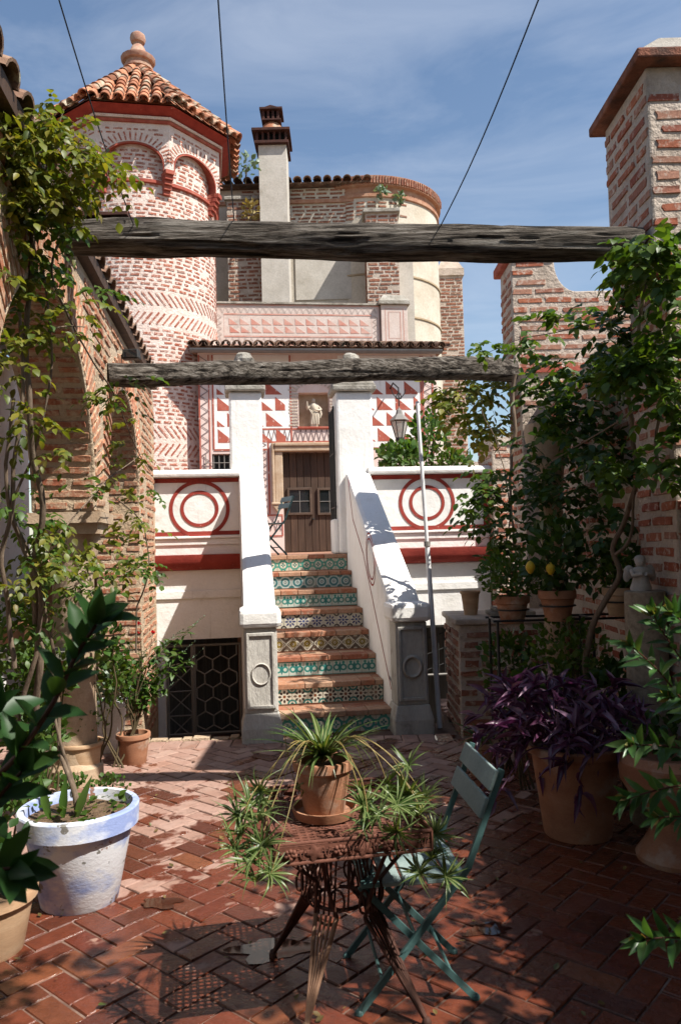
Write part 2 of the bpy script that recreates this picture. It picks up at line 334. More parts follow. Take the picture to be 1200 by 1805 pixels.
    def build(s, name, mat, parent=None, smooth=0, bevel=0, base=None, label=None, kind=None):
        b = base if base is not None else (basis(parent) if parent is not None else np.zeros(3))
        me = bpy.data.meshes.new(name)
        me.from_pydata((np.array(s.v)-b).tolist(), [], s.f)
        for m in (mat if isinstance(mat, (list, tuple)) else [mat]): me.materials.append(m)
        if any(s.mi): me.polygons.foreach_set('material_index', s.mi)
        import bmesh
        bm = bmesh.new(); bm.from_mesh(me); bmesh.ops.remove_doubles(bm, verts=bm.verts, dist=1e-5); bmesh.ops.recalc_face_normals(bm, faces=bm.faces); bm.to_mesh(me); bm.free()
        if smooth: me.shade_smooth(); me.set_sharp_from_angle(angle=rad(smooth))
        o = link(bpy.data.objects.new(name, me), parent)
        if parent is None and base is not None: o.location = base; BASE[o.name] = np.array(base, float)
        if bevel:
            md = o.modifiers.new('bevel', 'BEVEL'); md.width = bevel; md.segments = 2; md.limit_method = 'ANGLE'; md.angle_limit = rad(40)
        if label: o['label'] = label
        if kind: o['kind'] = kind
        return o
def basis(o):
    b = np.zeros(3)
    while o is not None:
        b = b+BASE.get(o.name, 0); o = o.parent
    return b
# ---- pieces: many alike parts sharing mesh data; the largest as objects, the rest joined
class Var:
    def __init__(s, vs, fs, mats, mi=None, name='piece', smooth=False):
        s.v = np.array(vs, float); s.f = fs; s.mi = mi or [0]*len(fs); s.mats = mats if isinstance(mats, (list, tuple)) else [mats]
        s.smooth = smooth; s.name = name; s.me = None
    def mesh(s):
        if s.me is None:
            s.me = bpy.data.meshes.new(s.name); s.me.from_pydata(s.v.tolist(), [], s.f)
            for m in s.mats: s.me.materials.append(m)
            s.me.polygons.foreach_set('material_index', s.mi)
            if s.smooth: s.me.shade_smooth()
        return s.me
def pieces(parent, name, mats, variants, limit=300, stuff=None, score=None, facing=None):
    mats = [np.asarray(m, float) for m in mats]
    if not mats: return
    A = np.stack(mats); n = len(A); b = basis(parent)
    c = A[:, :3, 3]; px, py, dz = proj(c)
    sz = np.abs(np.linalg.norm(A[:, :3, 0], axis=1))+np.abs(np.linalg.norm(A[:, :3, 2], axis=1))
    inf = (px > -20) & (px < 1220) & (py > -20) & (py < 1830) & (dz > .1)
    sco = np.where(inf, sz/np.maximum(dz, .2), 0)
    if facing == 'y':                                # column 1 is the outward normal
        nn = A[:, :3, 1]; sco = sco*np.where(np.einsum('ij,ij->i', nn, CAM-c) > 0, 1, .001)
    if score is not None: sco = sco*score(c)
    order = np.argsort(-sco)
    pick = set(order[:limit].tolist()) if n > limit else set(range(n))
    vi = NR.randint(0, len(variants), n)
    T = Matrix.Translation(Vector((-b).tolist()))
    rest = []
    for i in range(n):
        if i in pick:
            o = bpy.data.objects.new(name, variants[vi[i]].mesh()); COL.objects.link(o); o.parent = parent
            o.matrix_basis = T @ Matrix(A[i].tolist())
        else: rest.append(i)
    if rest:
        V, F, MI = [], [], []; k = 0; rest = np.array(rest)
        for j, va in enumerate(variants):
            idx = rest[vi[rest] == j]
            if not len(idx): continue
            P = np.einsum('nij,vj->nvi', A[idx][:, :3, :3], va.v)+A[idx][:, None, :3, 3]-b
            nv = len(va.v); V.append(P.reshape(-1, 3))
            for q in range(len(idx)):
                off = k+q*nv
                F += [tuple(x+off for x in f) for f in va.f]
            MI += va.mi*len(idx); k += nv*len(idx)
        me = bpy.data.meshes.new(stuff or name); me.from_pydata(np.concatenate(V).tolist(), [], F)
        for m in variants[0].mats: me.materials.append(m)
        me.polygons.foreach_set('material_index', MI)
        if variants[0].smooth: me.shade_smooth()
        o = link(bpy.data.objects.new(stuff or name, me), parent); o['kind'] = 'stuff'
def mat4(o, x, y, z):
    m = np.eye(4); m[:3, 0] = x; m[:3, 1] = y; m[:3, 2] = z; m[:3, 3] = o; return m
def brick_vars(mat, k=7, jag=.13, name='brick'):
    out = []
    for _ in range(k):
        j = lambda a: RNG.uniform(-a, a)
        pts = [(-.5, -.5), (-.2, -.5), (.2, -.5), (.5, -.5), (.5, 0), (.5, .5), (.2, .5), (-.2, .5), (-.5, .5), (-.5, 0)]
        pts = [(x*(1-abs(j(.10)))+j(.02), z*(1-abs(j(jag*2)))) for x, z in pts]; n = len(pts)
        vs = [(x*.96, 1+j(.25), z*.9) for x, z in pts]+[(x, .2, z) for x, z in pts]+[(x, -1.2, z) for x, z in pts]
        fs = [tuple(range(n))[::1]]+[((i+1) % n, i, n+i, n+(i+1) % n) for i in range(n)]+[(n+(i+1) % n, n+i, 2*n+i, 2*n+(i+1) % n) for i in range(n)]
        fs[0] = tuple(reversed(range(n)))
        out.append(Var(vs, fs, mat, name=name))
    return out
def wall_bricks(o, u_, v_, n_, u0, u1, v0, v1, course=.09, bl=.22, gap=.05, fill=.6, depth=.008, inside=None, keep=.96, curve=None):
    """placements of bricks on the plane o + u*u_ + v*v_, outward normal n_"""
    out = []; o, u_, v_, n_ = map(lambda x: np.asarray(x, float), (o, u_, v_, n_)); r = 0; v = v0+course/2
    while v < v1-course*.3:
        u = u0+(r % 2)*bl*.5-RNG.uniform(0, .1)*bl-bl*.3
        while u < u1:
            l = bl*RNG.choice((.5, .9, 1, 1.05, 1.1)); a, b_ = max(u, u0+.005), min(u+l, u1-.005)
            if b_-a > bl*.22 and RNG.random() < keep:
                cu = (a+b_)/2; cv = v+RNG.uniform(-.07, .07)*course
                if inside is None or (inside(a, cv) and inside(b_, cv) and inside(cu, cv-course*.3) and inside(cu, cv+course*.3)):
                    h = course*fill*RNG.uniform(.8, 1.12); t = RNG.uniform(-.025, .025)
                    uu, vv = u_*math.cos(t)+v_*math.sin(t), v_*math.cos(t)-u_*math.sin(t)
                    out.append(mat4(o+u_*cu+v_*cv, uu*(b_-a), n_*depth*RNG.uniform(.5, 1.4), vv*h))
            u += l+gap*RNG.uniform(.6, 1.4)
        v += course; r += 1
    return out
def voussoirs(o, u_, v_, n_, cu, cv, r0, r1, a0, a1, n, w_, depth=.008):
    out = []; o, u_, v_, n_ = map(lambda x: np.asarray(x, float), (o, u_, v_, n_))
    for i in range(n):
        a = a0+(a1-a0)*(i+.5)/n; rv = u_*math.cos(a)+v_*math.sin(a); tv = -u_*math.sin(a)+v_*math.cos(a)
        rr0 = r0+RNG.uniform(0, .06)*(r1-r0); rr1 = r1-RNG.uniform(0, .12)*(r1-r0)
        out.append(mat4(o+u_*cu+v_*cv+rv*(rr0+rr1)/2, rv*(rr1-rr0), n_*depth*RNG.uniform(.6, 1.4), tv*w_*RNG.uniform(.85, 1.15)))
    return out
def tile_var(mat, n=7, th=.09, taper=.82):
    vs = []
    for y, s in ((0, taper), (1, 1)):
        for R in (1, 1-2*th):
            for k in range(n+1):
                a = math.pi*k/n; vs.append((-.5*R*s*math.cos(a), y, .5*R*s*math.sin(a)+(0 if R == 1 else -.0)))
    q = n+1; fs = []
    for k in range(n):
        fs += [(k, k+1, 2*q+k+1, 2*q+k), (q+k+1, q+k, 3*q+k, 3*q+k+1), (2*q+k, 2*q+k+1, 3*q+k+1, 3*q+k), (k+1, k, q+k, q+k+1)]
    return Var(vs, fs, mat, name='roof_tile', smooth=False)
# ------------------------------------------------------------------ setting
g = MB(); g.add([(-900, -900, -1.2), (900, -900, -1.2), (900, 900, -1.2), (-900, 900, -1.2)], [(0, 1, 2, 3)])
go = g.build('ground', GROUND); go['kind'] = 'structure'
PITY = 7.02
fl = MB(); fl.box((-4.2, -4, -1.3), (5, PITY-.12, -.001)).box((1.0, PITY-.12, -1.3), (5, 8.6, -.0015))
fl.box((-.82, PITY-.12, -1.3), (.999, 7.45, -.002))
floor = fl.build('courtyard_floor', FLOORM); floor['kind'] = 'structure'
def slab_var(mat):
    out = []
    for _ in range(5):
        j = lambda a: RNG.uniform(-a, a)
        o = [(-.5, -.5), (0, -.5), (.5, -.5), (.5, .5), (0, .5), (-.5, .5)]; n = 6
        o = [(x*(1+j(.015)), y*(1+j(.03))) for x, y in o]
        vs = [(x*.97, y*.94, 1+j(.14)) for x, y in o]+[(x, y, .55) for x, y in o]+[(x, y, -1.5) for x, y in o]
        fs = [tuple(range(n))]+[(n+i, n+(i+1) % n, (i+1) % n, i) for i in range(n)]+[(2*n+i, 2*n+(i+1) % n, n+(i+1) % n, n+i) for i in range(n)]
        out.append(Var(vs, fs, mat, name='floor_brick'))
    return out
Wb = .12; fm = []
ca, sa = math.cos(rad(45+4)), math.sin(rad(45+4))
for ix in range(-75, 85):
    for iy in range(-75, 85):
        k = (ix-iy) % 4
        if k == 0: cx, cy, ang = (ix+1)*Wb, (iy+.5)*Wb, 0
        elif k == 2: cx, cy, ang = (ix+.5)*Wb, iy*Wb, math.pi/2
        else: continue
        x, y = cx*ca-cy*sa, cx*sa+cy*ca+3.5
        lim = PITY-.28 if x < 1.0 else 8.4
        if not (-3.9 < x < 4.6 and .9 < y < lim+.06): continue
        a = ang+rad(49)+RNG.uniform(-.012, .012)
        tx, ty = RNG.uniform(-.012, .012), RNG.uniform(-.012, .012)
        ex = A3([math.cos(a), math.sin(a), tx]); ey = A3([-math.sin(a), math.cos(a), ty])
        fm.append(mat4((x, y, -.006+RNG.uniform(-.0025, .0025)), ex*(2*Wb-.009), ey*(Wb-.009), A3([-tx, 0, 1])*.012))
for i in range(28):                                  # header course along the edge of the pit
    x = -3.0+i*.148
    if x < .95: fm.append(mat4((x, PITY-.17, -.003+RNG.uniform(-.002, .003)), A3([0, .27, 0]), A3([-.138, 0, 0]), A3([0, 0, .013])))
pieces(floor, 'floor_brick', fm, slab_var(FBRICK), 300, 'floor_bricks')
# ragged stone lip of the pit
lip = MB()
x = -2.0
while x < -.85:
    l = RNG.uniform(.08, .17); lip.box((x, PITY-.035, -.2), (x+l-.008, PITY+.06+RNG.uniform(0, .03), .012+RNG.uniform(0, .02)), taper=.006); x += l
lo = lip.build('pit_kerb', MYEL); lo['kind'] = 'structure'
pt = MB(); pt.box((-4.2, PITY-.1, -1.25), (1.0, 9.9, -.62)); po = pt.build('pit_floor', FLOORM); po['kind'] = 'structure'
# puddles
for nm, (px, py), r, seed in (('puddle', (478, 1672), .15, 1), ('puddle', (285, 1590), .10, 2), ('puddle', (770, 1300), .17, 3), ('puddle', (860, 1640), .10, 4)):
    c = onz(px, py, .010); m = MB(); n = 26
    vs = [c]+[c+A3([math.cos(2*math.pi*k/n), .55*math.sin(2*math.pi*k/n), 0])*r*(1+.75*noise.noise((math.cos(2*math.pi*k/n)*1.6+seed*7, math.sin(2*math.pi*k/n)*1.6, seed))) for k in range(n)]
    m.add(vs, [(0, 1+k, 1+(k+1) % n) for k in range(n)]); p_ = m.build(nm, WATER); p_['kind'] = 'structure'
# ------------------------------------------------------------------ helpers in the stair frame
def fp(px, py, w_):
    d = ray(px, py); t = ((SS-CAM)@WW+w_)/(d@WW); P = CAM+t*d; return (P-SS)@UU, P[2]
def onpl(px, py, p0, n): d = ray(px, py); return CAM+d*(((np.asarray(p0)-CAM)@n)/(d@n))
def fw(u, z, w_): return fr(u, w_, z)                 # prism order: (u, z, depth)
def ribbon(mb, pts, wd, n, mi=0, lift=.003, closed=False):
    """flat painted line on a surface with normal n"""
    pts = [np.asarray(p, float) for p in pts]; n = nrm(n); k = len(pts); a, b = [], []
    for i, p in enumerate(pts):
        q0 = pts[(i-1) % k] if closed or i > 0 else p; q1 = pts[(i+1) % k] if closed or i < k-1 else p
        t = nrm(q1-q0); s_ = np.cross(n, t)*wd/2; a.append(p-s_+n*lift); b.append(p+s_+n*lift)
    if closed: a.append(a[0]); b.append(b[0])
    mb.strip(a, b, mi)
OUT = -WW
# ------------------------------------------------------------------ staircase
st = thing('staircase', 'white walled staircase with painted tile risers climbing to the terrace door', 'staircase', fr(0, 0, 0))
NS, RIS, TR, W0, U0, U1 = 8, .2, .385, .10, -.49, .54
b = MB()
for i in range(NS):
    b.box((U0-.05, W0+TR*i, -.3), (U1+.05, W0+TR*(i+1)+.05, RIS*(i+1)-.012), fr)
b.build('steps', TERRF, st)
def tilemat(name, kind):
    m, nt, bb = newmat(name)
    tcn = nt.nodes.new('ShaderNodeTexCoord'); sp = nd(nt, 'ShaderNodeSeparateXYZ', {0: tcn.outputs['Object']}); E.nt = nt
    x, z = E(sp.outputs[0])*2, E(sp.outputs[2])*2
    ax, az = E.m('ABSOLUTE', x), E.m('ABSOLUTE', z)
    r = E.m('SQRT', x*x+z*z); t = E.m('ARCTAN2', z, x)
    cr = E.m('SQRT', (1-ax)*(1-ax)+(1-az)*(1-az))
    rose = lambda n, a, d, ph=0.: a+d*E.m('COSINE', n*t+ph)
    band = lambda v, c, h: E.m('ABSOLUTE', v-c).lt(h)
    cream = (.50, .47, .38)
    if kind == 'rings':
        c = mixc(nt, band(r, .72, .15), cream, (.035, .20, .165)); c = mixc(nt, band(cr, .72, .13), c, (.05, .25, .19))
        c = mixc(nt, r.lt(rose(4, .30, .12)), c, (.03, .15, .13)); c = mixc(nt, r.lt(.1), c, cream)
    elif kind == 'fleur':
        c = mixc(nt, band(E.m('SQRT', (ax-.48)*(ax-.48)+(z+.05)*(z+.05)), .36, .12), (.42, .47, .42), (.025, .18, .16))
        c = mixc(nt, ax.lt(.10+.12*E.m('COSINE', z*3.)), c, (.02, .15, .14)); c = mixc(nt, E.m('SQRT', (ax-.5)*(ax-.5)+(z-.62)*(z-.62)).lt(.2), c, (.03, .2, .17))
        c = mixc(nt, az.gt(.88), c, (.03, .19, .17))
    elif kind == 'dark':
        c = mixc(nt, band(r, .62, .16), (.33, .38, .36), (.03, .12, .13)); c = mixc(nt, r.lt(.22), c, (.02, .09, .12)); c = mixc(nt, cr.lt(.45), c, (.04, .14, .14))
        c = mixc(nt, r.lt(.1), c, cream)
    elif kind == 'navy':
        c = mixc(nt, r.lt(rose(8, .62, .22)), cream, (.018, .022, .11)); c = mixc(nt, r.lt(rose(8, .38, .1, 3.14)), c, cream)
        c = mixc(nt, r.lt(.2), c, (.05, .08, .2)); c = mixc(nt, cr.lt(.42), c, (.03, .025, .03)); c = mixc(nt, cr.lt(.2), c, cream)
    elif kind == 'olive':
        c = mixc(nt, band(ax+az, 1.02, .10), (.105, .075, .055), cream); c = mixc(nt, r.lt(rose(12, .66, .07)), c, cream)
        c = mixc(nt, r.lt(rose(12, .52, .10)), c, (.17, .115, .015)); c = mixc(nt, r.lt(.17), c, cream); c = mixc(nt, r.lt(.10), c, (.12, .06, .03)); c = mixc(nt, cr.lt(.25), c, cream)
    else:
        c = mixc(nt, r.lt(rose(8, .70, .16)), cream, (.035, .025, .022)); c = mixc(nt, r.lt(rose(8, .46, .13, 3.14)), c, cream)
        c = mixc(nt, r.lt(.2), c, (.16, .05, .02)); c = mixc(nt, band(cr, .5, .12), c, (.03, .16, .14)); c = mixc(nt, cr.lt(.22), c, (.03, .14, .12))
    c = mixc(nt, rng_(nt, noi(nt, 6, 4, .6), .52, .75, 0, .5), c, (.30, .24, .17))
    nt.links.new(c, bb.inputs['Base Color']); bb.inputs['Roughness'].default_value = .28; bump(nt, bb, noi(nt, 30, 3), .15, .004)
    return m
TM = {k: tilemat('glazed_tile_'+k, k) for k in ('rings', 'fleur', 'dark', 'navy', 'olive', 'star')}
rows = ['rings', 'star', 'fleur', 'olive', 'navy', 'fleur', 'dark', 'rings']
tv = {}
for k in TM:
    v = [(x, y, z) for y, s in ((1, .97), (.3, 1), (-1, 1)) for x, z in ((-.5*s, -.5*s), (.5*s, -.5*s), (.5*s, .5*s), (-.5*s, .5*s))]
    f = [(3, 2, 1, 0)]+[(4*j+i, 4*j+(i+1) % 4, 4*j+4+(i+1) % 4, 4*j+4+i) for j in (0, 1) for i in range(4)]
    tv[k] = [Var(v, f, TM[k], name='riser_tile')]
def nose_vars():
    out = []
    for _ in range(6):
        j = lambda a: RNG.uniform(-a, a); b8 = []
        for y, s_ in ((1+j(.03), .95), (.93, 1), (-1, 1)): b8 += [(x*(s_ if y > .95 else 1)+j(.006), y+j(.02), z*(.82 if y > .95 else 1)+j(.02)) for x, z in ((-.5, -.5), (.5, -.5), (.5, .5), (-.5, .5))]
        out.append(Var(b8, [(3, 2, 1, 0)]+[(4*k+i, 4*k+(i+1) % 4, 4*k+4+(i+1) % 4, 4*k+4+i) for k in (0, 1) for i in range(4)], NOSE, name='edge_brick'))
    return out
bv_nose = nose_vars(); ev = []
for i in range(NS):
    n = 7; wd = (U1-U0)/n; off = (i % 3-1)*.03
    tl = [mat4(fr(U0+wd*(k+.5), W0+TR*i, RIS*i+.078), UU*(wd-.003), OUT*.007, ZZ*.143) for k in range(n)]
    pieces(st, 'riser_tile', tl, tv[rows[i]])
    u = U0
    while u < U1-.02:
        l = min(RNG.choice((.27, .2, .27, .14)), U1-u)
        if U1-u-l < .06: l = U1-u
        for d0, d1 in ((-.03, .14), (.145, .30)):
            ev.append(mat4(fr(u+l/2, W0+TR*i+(d0+d1)/2, RIS*(i+1)-.024), UU*(l-.006), OUT*(d1-d0)*.5, ZZ*(.05+RNG.uniform(-.003, .003))))
        u += l
pieces(st, 'edge_brick', ev, bv_nose)
for side, (ua, ub) in (('l', (-.80, -.492)), ('r', (.542, .86))):
    zt = 1.17 if side == 'l' else 1.20
    poly = [(.12, -.3), (.12, zt-.04), (.30, zt+.10), (2.62, 2.60), (2.80, 2.64), (2.80, -.3)]
    MB().prism([(w_, z) for w_, z in poly], lambda w_, z, d: fr(d, w_, z), ua, ub).build('parapet_wall', WHITE, st, bevel=.055)
    cu = (ua+ub)/2
    nw = MB()
    nw.box((cu-.145, -.12, .26), (cu+.145, .20, 1.0), fr)
    nw.box((cu-.18, -.155, -.05), (cu+.18, .22, .13), fr).box((cu-.18, -.155, .13), (cu+.18, .22, .26), fr, taper=.03)
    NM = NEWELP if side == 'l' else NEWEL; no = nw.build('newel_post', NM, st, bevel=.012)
    pn = MB()                                         # raised panel frame and ring carved on the front
    for a0, a1, z0, z1 in ((-.125, -.100, .30, .96), (.100, .125, .30, .96), (-.100, .100, .93, .96), (-.100, .100, .30, .33)):
        pn.box((cu+a0, -.138, z0), (cu+a1, -.118, z1), fr)
    pn.build('panel_frame', NM, no, bevel=.006)
    rg = MB(); rg.tube([fr(cu+.078*math.cos(q), -.124, .60+.09*math.sin(q)) for q in np.linspace(0, 2*math.pi, 25)], .019 if side == 'r' else .009, 6)
    rg.build('carved_ring', NM, no, smooth=60)
    MB().box((cu-.185, -.165, 1.002), (cu+.185, .26, 1.17), fr).build('newel_cap', WHITE, st, bevel=.04)
# red line and rings painted on the inner face of the right parapet
pl0 = fr(.542, 0, 0); rm = MB()
q = lambda px, py: onpl(px, py, pl0, UU)
ribbon(rm, [q(613, 842), q(622, 915)], .022, -UU)
ribbon(rm, [q(622, 915), q(640, 975), q(664, 1092), q(690, 1215)], .022, -UU)
cc = q(653, 985); e1 = nrm(q(660, 1020)-q(648, 952)); e2 = np.cross(UU, e1)
for rr in (.30, .235): ribbon(rm, [cc+e1*rr*math.cos(a)+e2*rr*.75*math.sin(a) for a in np.linspace(0, 2*math.pi, 40, endpoint=False)], .02, -UU, closed=True)
rm.build('painted_line', RED, st)
# ------------------------------------------------------------------ gate pillars
for nm, ua, ub, lb in (('gate_pillar', -.90, -.49, 'white gate pillar with stone cap left of the terrace stairs'), ('gate_pillar', .455, .925, 'white gate pillar with stone cap right of the terrace stairs, by the iron gate leaf')):
    t = thing(nm, lb, 'pillar', fr((ua+ub)/2, 3.0, 1.6), 'white pillars at the head of the stairs')
    MB().box((ua, 2.79, 1.6), (ub, 3.2, 3.68), fr).build('shaft', WHITE, t, bevel=.03)
    if ua > 0: MB().box((ua-.07, 2.83, 1.6), (ua+.01, 3.16, 2.05), fr, taper=.0).build('plinth', WHITE, t, bevel=.03)
    else: MB().box((ub-.01, 2.83, 1.6), (ub+.06, 3.16, 2.0), fr).build('plinth', WHITE, t, bevel=.03)
    c = MB(); a = MB()
    c.box((ua-.05, 2.73, 3.682), (ub+.05, 3.27, 3.76), fr).box((ua-.04, 2.74, 3.76), (ub+.04, 3.26, 4.12), fr, taper=.16)
    co = c.build('cap', STONE, t, bevel=.02)
    k = MB(); cu = (ua+ub)/2; k.lathe([(.10, 4.06), (.13, 4.13), (.12, 4.19), (.07, 4.22), (.0, 4.225)], fr(cu, 3.0, 0), 8, wob=1.1); k.build('cap_stone', STONE, co)
# ------------------------------------------------------------------ terrace walls with ringed balustrades
def terrace_wall(name, label, ua, ub, cpx, cpy, grille):
    t = thing(name, label, 'wall', fr((ua+ub)/2, 2.9, -.6))
    g0, g1, gz = grille
    wl = MB()
    wl.box((ua, 2.80, gz), (ub, 3.0, 1.45), fr)
    wl.box((ua, 2.80, -1.2), (g0, 3.0, gz), fr).box((g1, 2.80, -1.2), (ub, 3.0, gz), fr)
    wl.box((ua, 2.785, 1.64), (ub, 3.0, 2.585), fr)
    wl.build('wall', WHITE, t, bevel=.012)
    MB().box((ua, 2.775, 1.10), (ub, 2.799, 1.20), fr).box((ua, 2.765, 1.76), (ub, 2.784, 1.84), fr).box((ua, 2.74, 1.84), (ub, 2.783, 1.87), fr).build('plaster_moulding', WHITE, t, bevel=.008)
    cp = MB(); cp.prism([(2.69, 2.60), (2.68, 2.64), (2.71, 2.69), (2.90, 2.71), (3.08, 2.69), (3.10, 2.64), (3.09, 2.60)], lambda w_, z, d: fr(d, w_, z), ua-.02, ub+.02); cp.build('coping', WHITE, t, bevel=.01)
    cv = MB(); cv.prism([(2.80, 1.45), (2.74, 1.46), (2.69, 1.50), (2.665, 1.56), (2.655, 1.64), (2.80, 1.64)], lambda w_, z, d: fr(d, w_, z), ua, ub); cv.build('red_cornice', RED, t, smooth=50)
    pm = MB(); wp = 2.784
    ribbon(pm, [fr(ua+.01, wp, 2.565), fr(ub, wp, 2.565)], .055, OUT); ribbon(pm, [fr(ua+.01, wp, 1.905), fr(ub, wp, 1.905)], .05, OUT)
    e_ = ua+.04 if ua < 0 else ub-.04
    ribbon(pm, [fr(e_, wp, 1.93), fr(e_, wp, 2.54)], .07, OUT, lift=.0045)
    cu, cz = fp(cpx, cpy, 2.785)
    for rr, wd in ((.335, .045), (.205, .042)):
        ribbon(pm, [fr(cu+rr*1.04*math.cos(a), wp, cz+rr*math.sin(a)) for a in np.linspace(0, 2*math.pi, 56, endpoint=False)], wd, OUT, closed=True, lift=.006)
    pm.build('painted_rings', RED, t)
    return t
tw = terrace_wall('terrace_wall', 'white terrace wall with red rings above the wide honeycomb grille, left of the stairs', -1.95, -.80, 352, 897, (-1.74, -.81, .60))
tw2 = terrace_wall('terrace_wall', 'white terrace wall with red rings behind the leaning white pole, right of the stairs', .86, 2.42, 752, 886, (fp(738, 1200, 2.8)[0], fp(815, 1200, 2.8)[0], fp(760, 1102, 2.8)[1]))
# terrace body (setting) behind the walls, leaving dark cellars
tb = MB(); tb.box((-6, 3.001, 1.3), (6, 12, 1.598), fr).box((-6, 4.2, -1.2), (6, 4.4, 1.3), fr).box((-.85, 3.0, -1.2), (.9, 4.2, 1.3), fr); to = tb.build('terrace_floor', TERRF); to['kind'] = 'structure'
cb = MB(); cb.box((-1.95, 3.9, -1.2), (-.86, 3.95, 1.2), fr).box((.9, 3.9, -1.2), (2.4, 3.95, 1.2), fr); co = cb.build('cellar_back', CELLARDIM); co['kind'] = 'structure'  # dark back panels, cellar dimness put into their colour
def grille(u0, u1, z0, z1, w_, label):
    t = thing('iron_grille', label, 'grille', fr((u0+u1)/2, w_, z0))
    m = MB(); r = .010
    for u in (u0+.01, u1-.01): m.tube([fr(u, w_, z0), fr(u, w_, z1)], .016, 6)
    m.tube([fr(u0, w_, z1-.01), fr(u1, w_, z1-.01)], .016, 6).tube([fr(u0, w_, z0+.02), fr(u1, w_, z0+.02)], .016, 6)
    m.build('frame', GREYIRON, t)
    return t, r
gt, r = grille(-1.73, -.82, -.60, .52, 2.92, 'large grey iron grille of honeycomb bars below the left terrace wall')
hx = MB(); uo = -1.42
hx.tube([fr(uo, 2.92, -.6), fr(uo, 2.92, .52)], .022, 6); hx.tube([fr(uo+.03, 2.92, -.6), fr(uo+.03, 2.92, .52)], .012, 6)
seg = set()
HR = .115
for i in range(-1, 9):
    for j in range(-1, 9):
        cu, cz = uo+.05+HR*1.732*(i+(j % 2)*.5), -.6+HR*1.5*j
        P_ = [(cu+HR*math.cos(rad(30+60*k)), cz+HR*math.sin(rad(30+60*k))) for k in range(6)]
        for k in range(6):
            a, b_ = sorted((P_[k], P_[(k+1) % 6])); key = (round(a[0], 2), round(a[1], 2), round(b_[0], 2), round(b_[1], 2))
            mu, mz = (a[0]+b_[0])/2, (a[1]+b_[1])/2
            if key in seg or not (uo+.02 < mu < -.83 and -.58 < mz < .50): continue
            seg.add(key); hx.tube([fr(a[0], 2.92, a[1]), fr(b_[0], 2.92, b_[1])], .0095, 5)
for z in (-.35, -.05, .25): hx.tube([fr(-1.72, 2.92, z), fr(uo, 2.92, z)], .009, 5)
for z in (-.35, -.05, .25): hx.tube([fr(-1.72, 2.93, z), fr(uo, 2.93, z-.28)], .008, 5); hx.tube([fr(-1.72, 2.935, z-.28), fr(uo, 2.935, z)], .008, 5)
hx.build('bars', GREYIRON, gt)
GA, GB, GZ = fp(738, 1200, 2.8)[0]+.01, fp(815, 1200, 2.8)[0]-.01, fp(760, 1102, 2.8)[1]
gt2, r = grille(GA, GB, -.02, GZ-.02, 2.92, 'narrow dark iron grille beside the foot of the white pole')
m = MB()
for k in range(7): m.tube([fr(GA+.05+.08*k, 2.92, 0), fr(GA+.05+.08*k, 2.92, GZ-.03)], .009, 5)
for k in range(3): m.tube([fr(GA, 2.925, .02+.2*k), fr(GB, 2.925, .2+.2*k)], .008, 5)
m.build('bars', IRON, gt2)
# open iron gate leaf against the right pillar
gl = thing('iron_gate', 'narrow black iron gate leaf folded open beside the right gate pillar', 'gate', fr(.42, 3.2, 1.6))
m = MB()
for w_ in (2.86, 3.3): m.tube([fr(.425, w_, 1.62), fr(.425, w_, 3.5)], .013, 6)
for z in (1.66, 2.2, 2.9, 3.47): m.tube([fr(.425, 2.86, z), fr(.425, 3.3, z)], .010, 6)
m.build('frame', IRON, gl)
m = MB()
for k in range(6): m.tube([fr(.425, 2.93+k*.06, 1.66), fr(.425, 2.93+k*.06, 3.47)], .006, 5)
m.build('bars', IRON, gl)
# ------------------------------------------------------------------ house front with sgraffito
WF = 8.0
hs = thing('house_front', 'low house front with red triangle sgraffito, dark door and saint niche', 'house', fr(.8, WF, 1.6))
DU0, DU1, DZ = .06, 1.30, 3.55
NU0, _ = fp(526, 700, WF); NU1, _ = fp(580, 700, WF); NZ0 = fp(550, 752, WF)[1]; NZ1 = fp(550, 692, WF)[1]; WU0 = fp(374, 800, WF)[0]; WZ1 = fp(374, 800, WF)[1]
m = MB(); ZT = 5.5
def wallpiece(u0, u1, z0, z1): m.box((u0, WF, z0), (u1, WF+.35, z1), fr)
wallpiece(-1.52, WU0, 1.6, ZT); wallpiece(WU0, -.75, WZ1, ZT); wallpiece(WU0, -.75, 1.6, 2.85); wallpiece(-.75, DU0, 1.6, ZT)
wallpiece(DU0, DU1, DZ, NZ0); wallpiece(DU1, 3.17, 1.6, ZT); wallpiece(DU0, NU0, NZ0, ZT); wallpiece(NU1, DU1, NZ0, ZT); wallpiece(NU0, NU1, NZ1, ZT)
m.box((-1.52, WF+.35, 1.6), (-1.3, 11, ZT), fr).box((2.95, WF+.35, 1.6), (3.17, 11, ZT), fr).box((-1.3, 9.3, 1.6), (2.95, 9.5, ZT), fr)
hw = m.build('wall', SGPINK, hs)
m = MB(); m.box((NU0, WF+.22, NZ0), (NU1, WF+.3, NZ1), fr); m.build('niche_back', SURR, hs)
m = MB()
u, k = NU0-.04, 0
for k in range(11):
    z = NZ0+(NZ1-NZ0)*(k+.5)/11
    m.box((NU0-.20+RNG.uniform(0, .05), WF-.012, z-.018), (NU0-.01, WF+.02, z+.016), fr); m.box((NU1+.01, WF-.012, z-.018), (NU1+.19-RNG.uniform(0, .05), WF+.02, z+.016), fr)
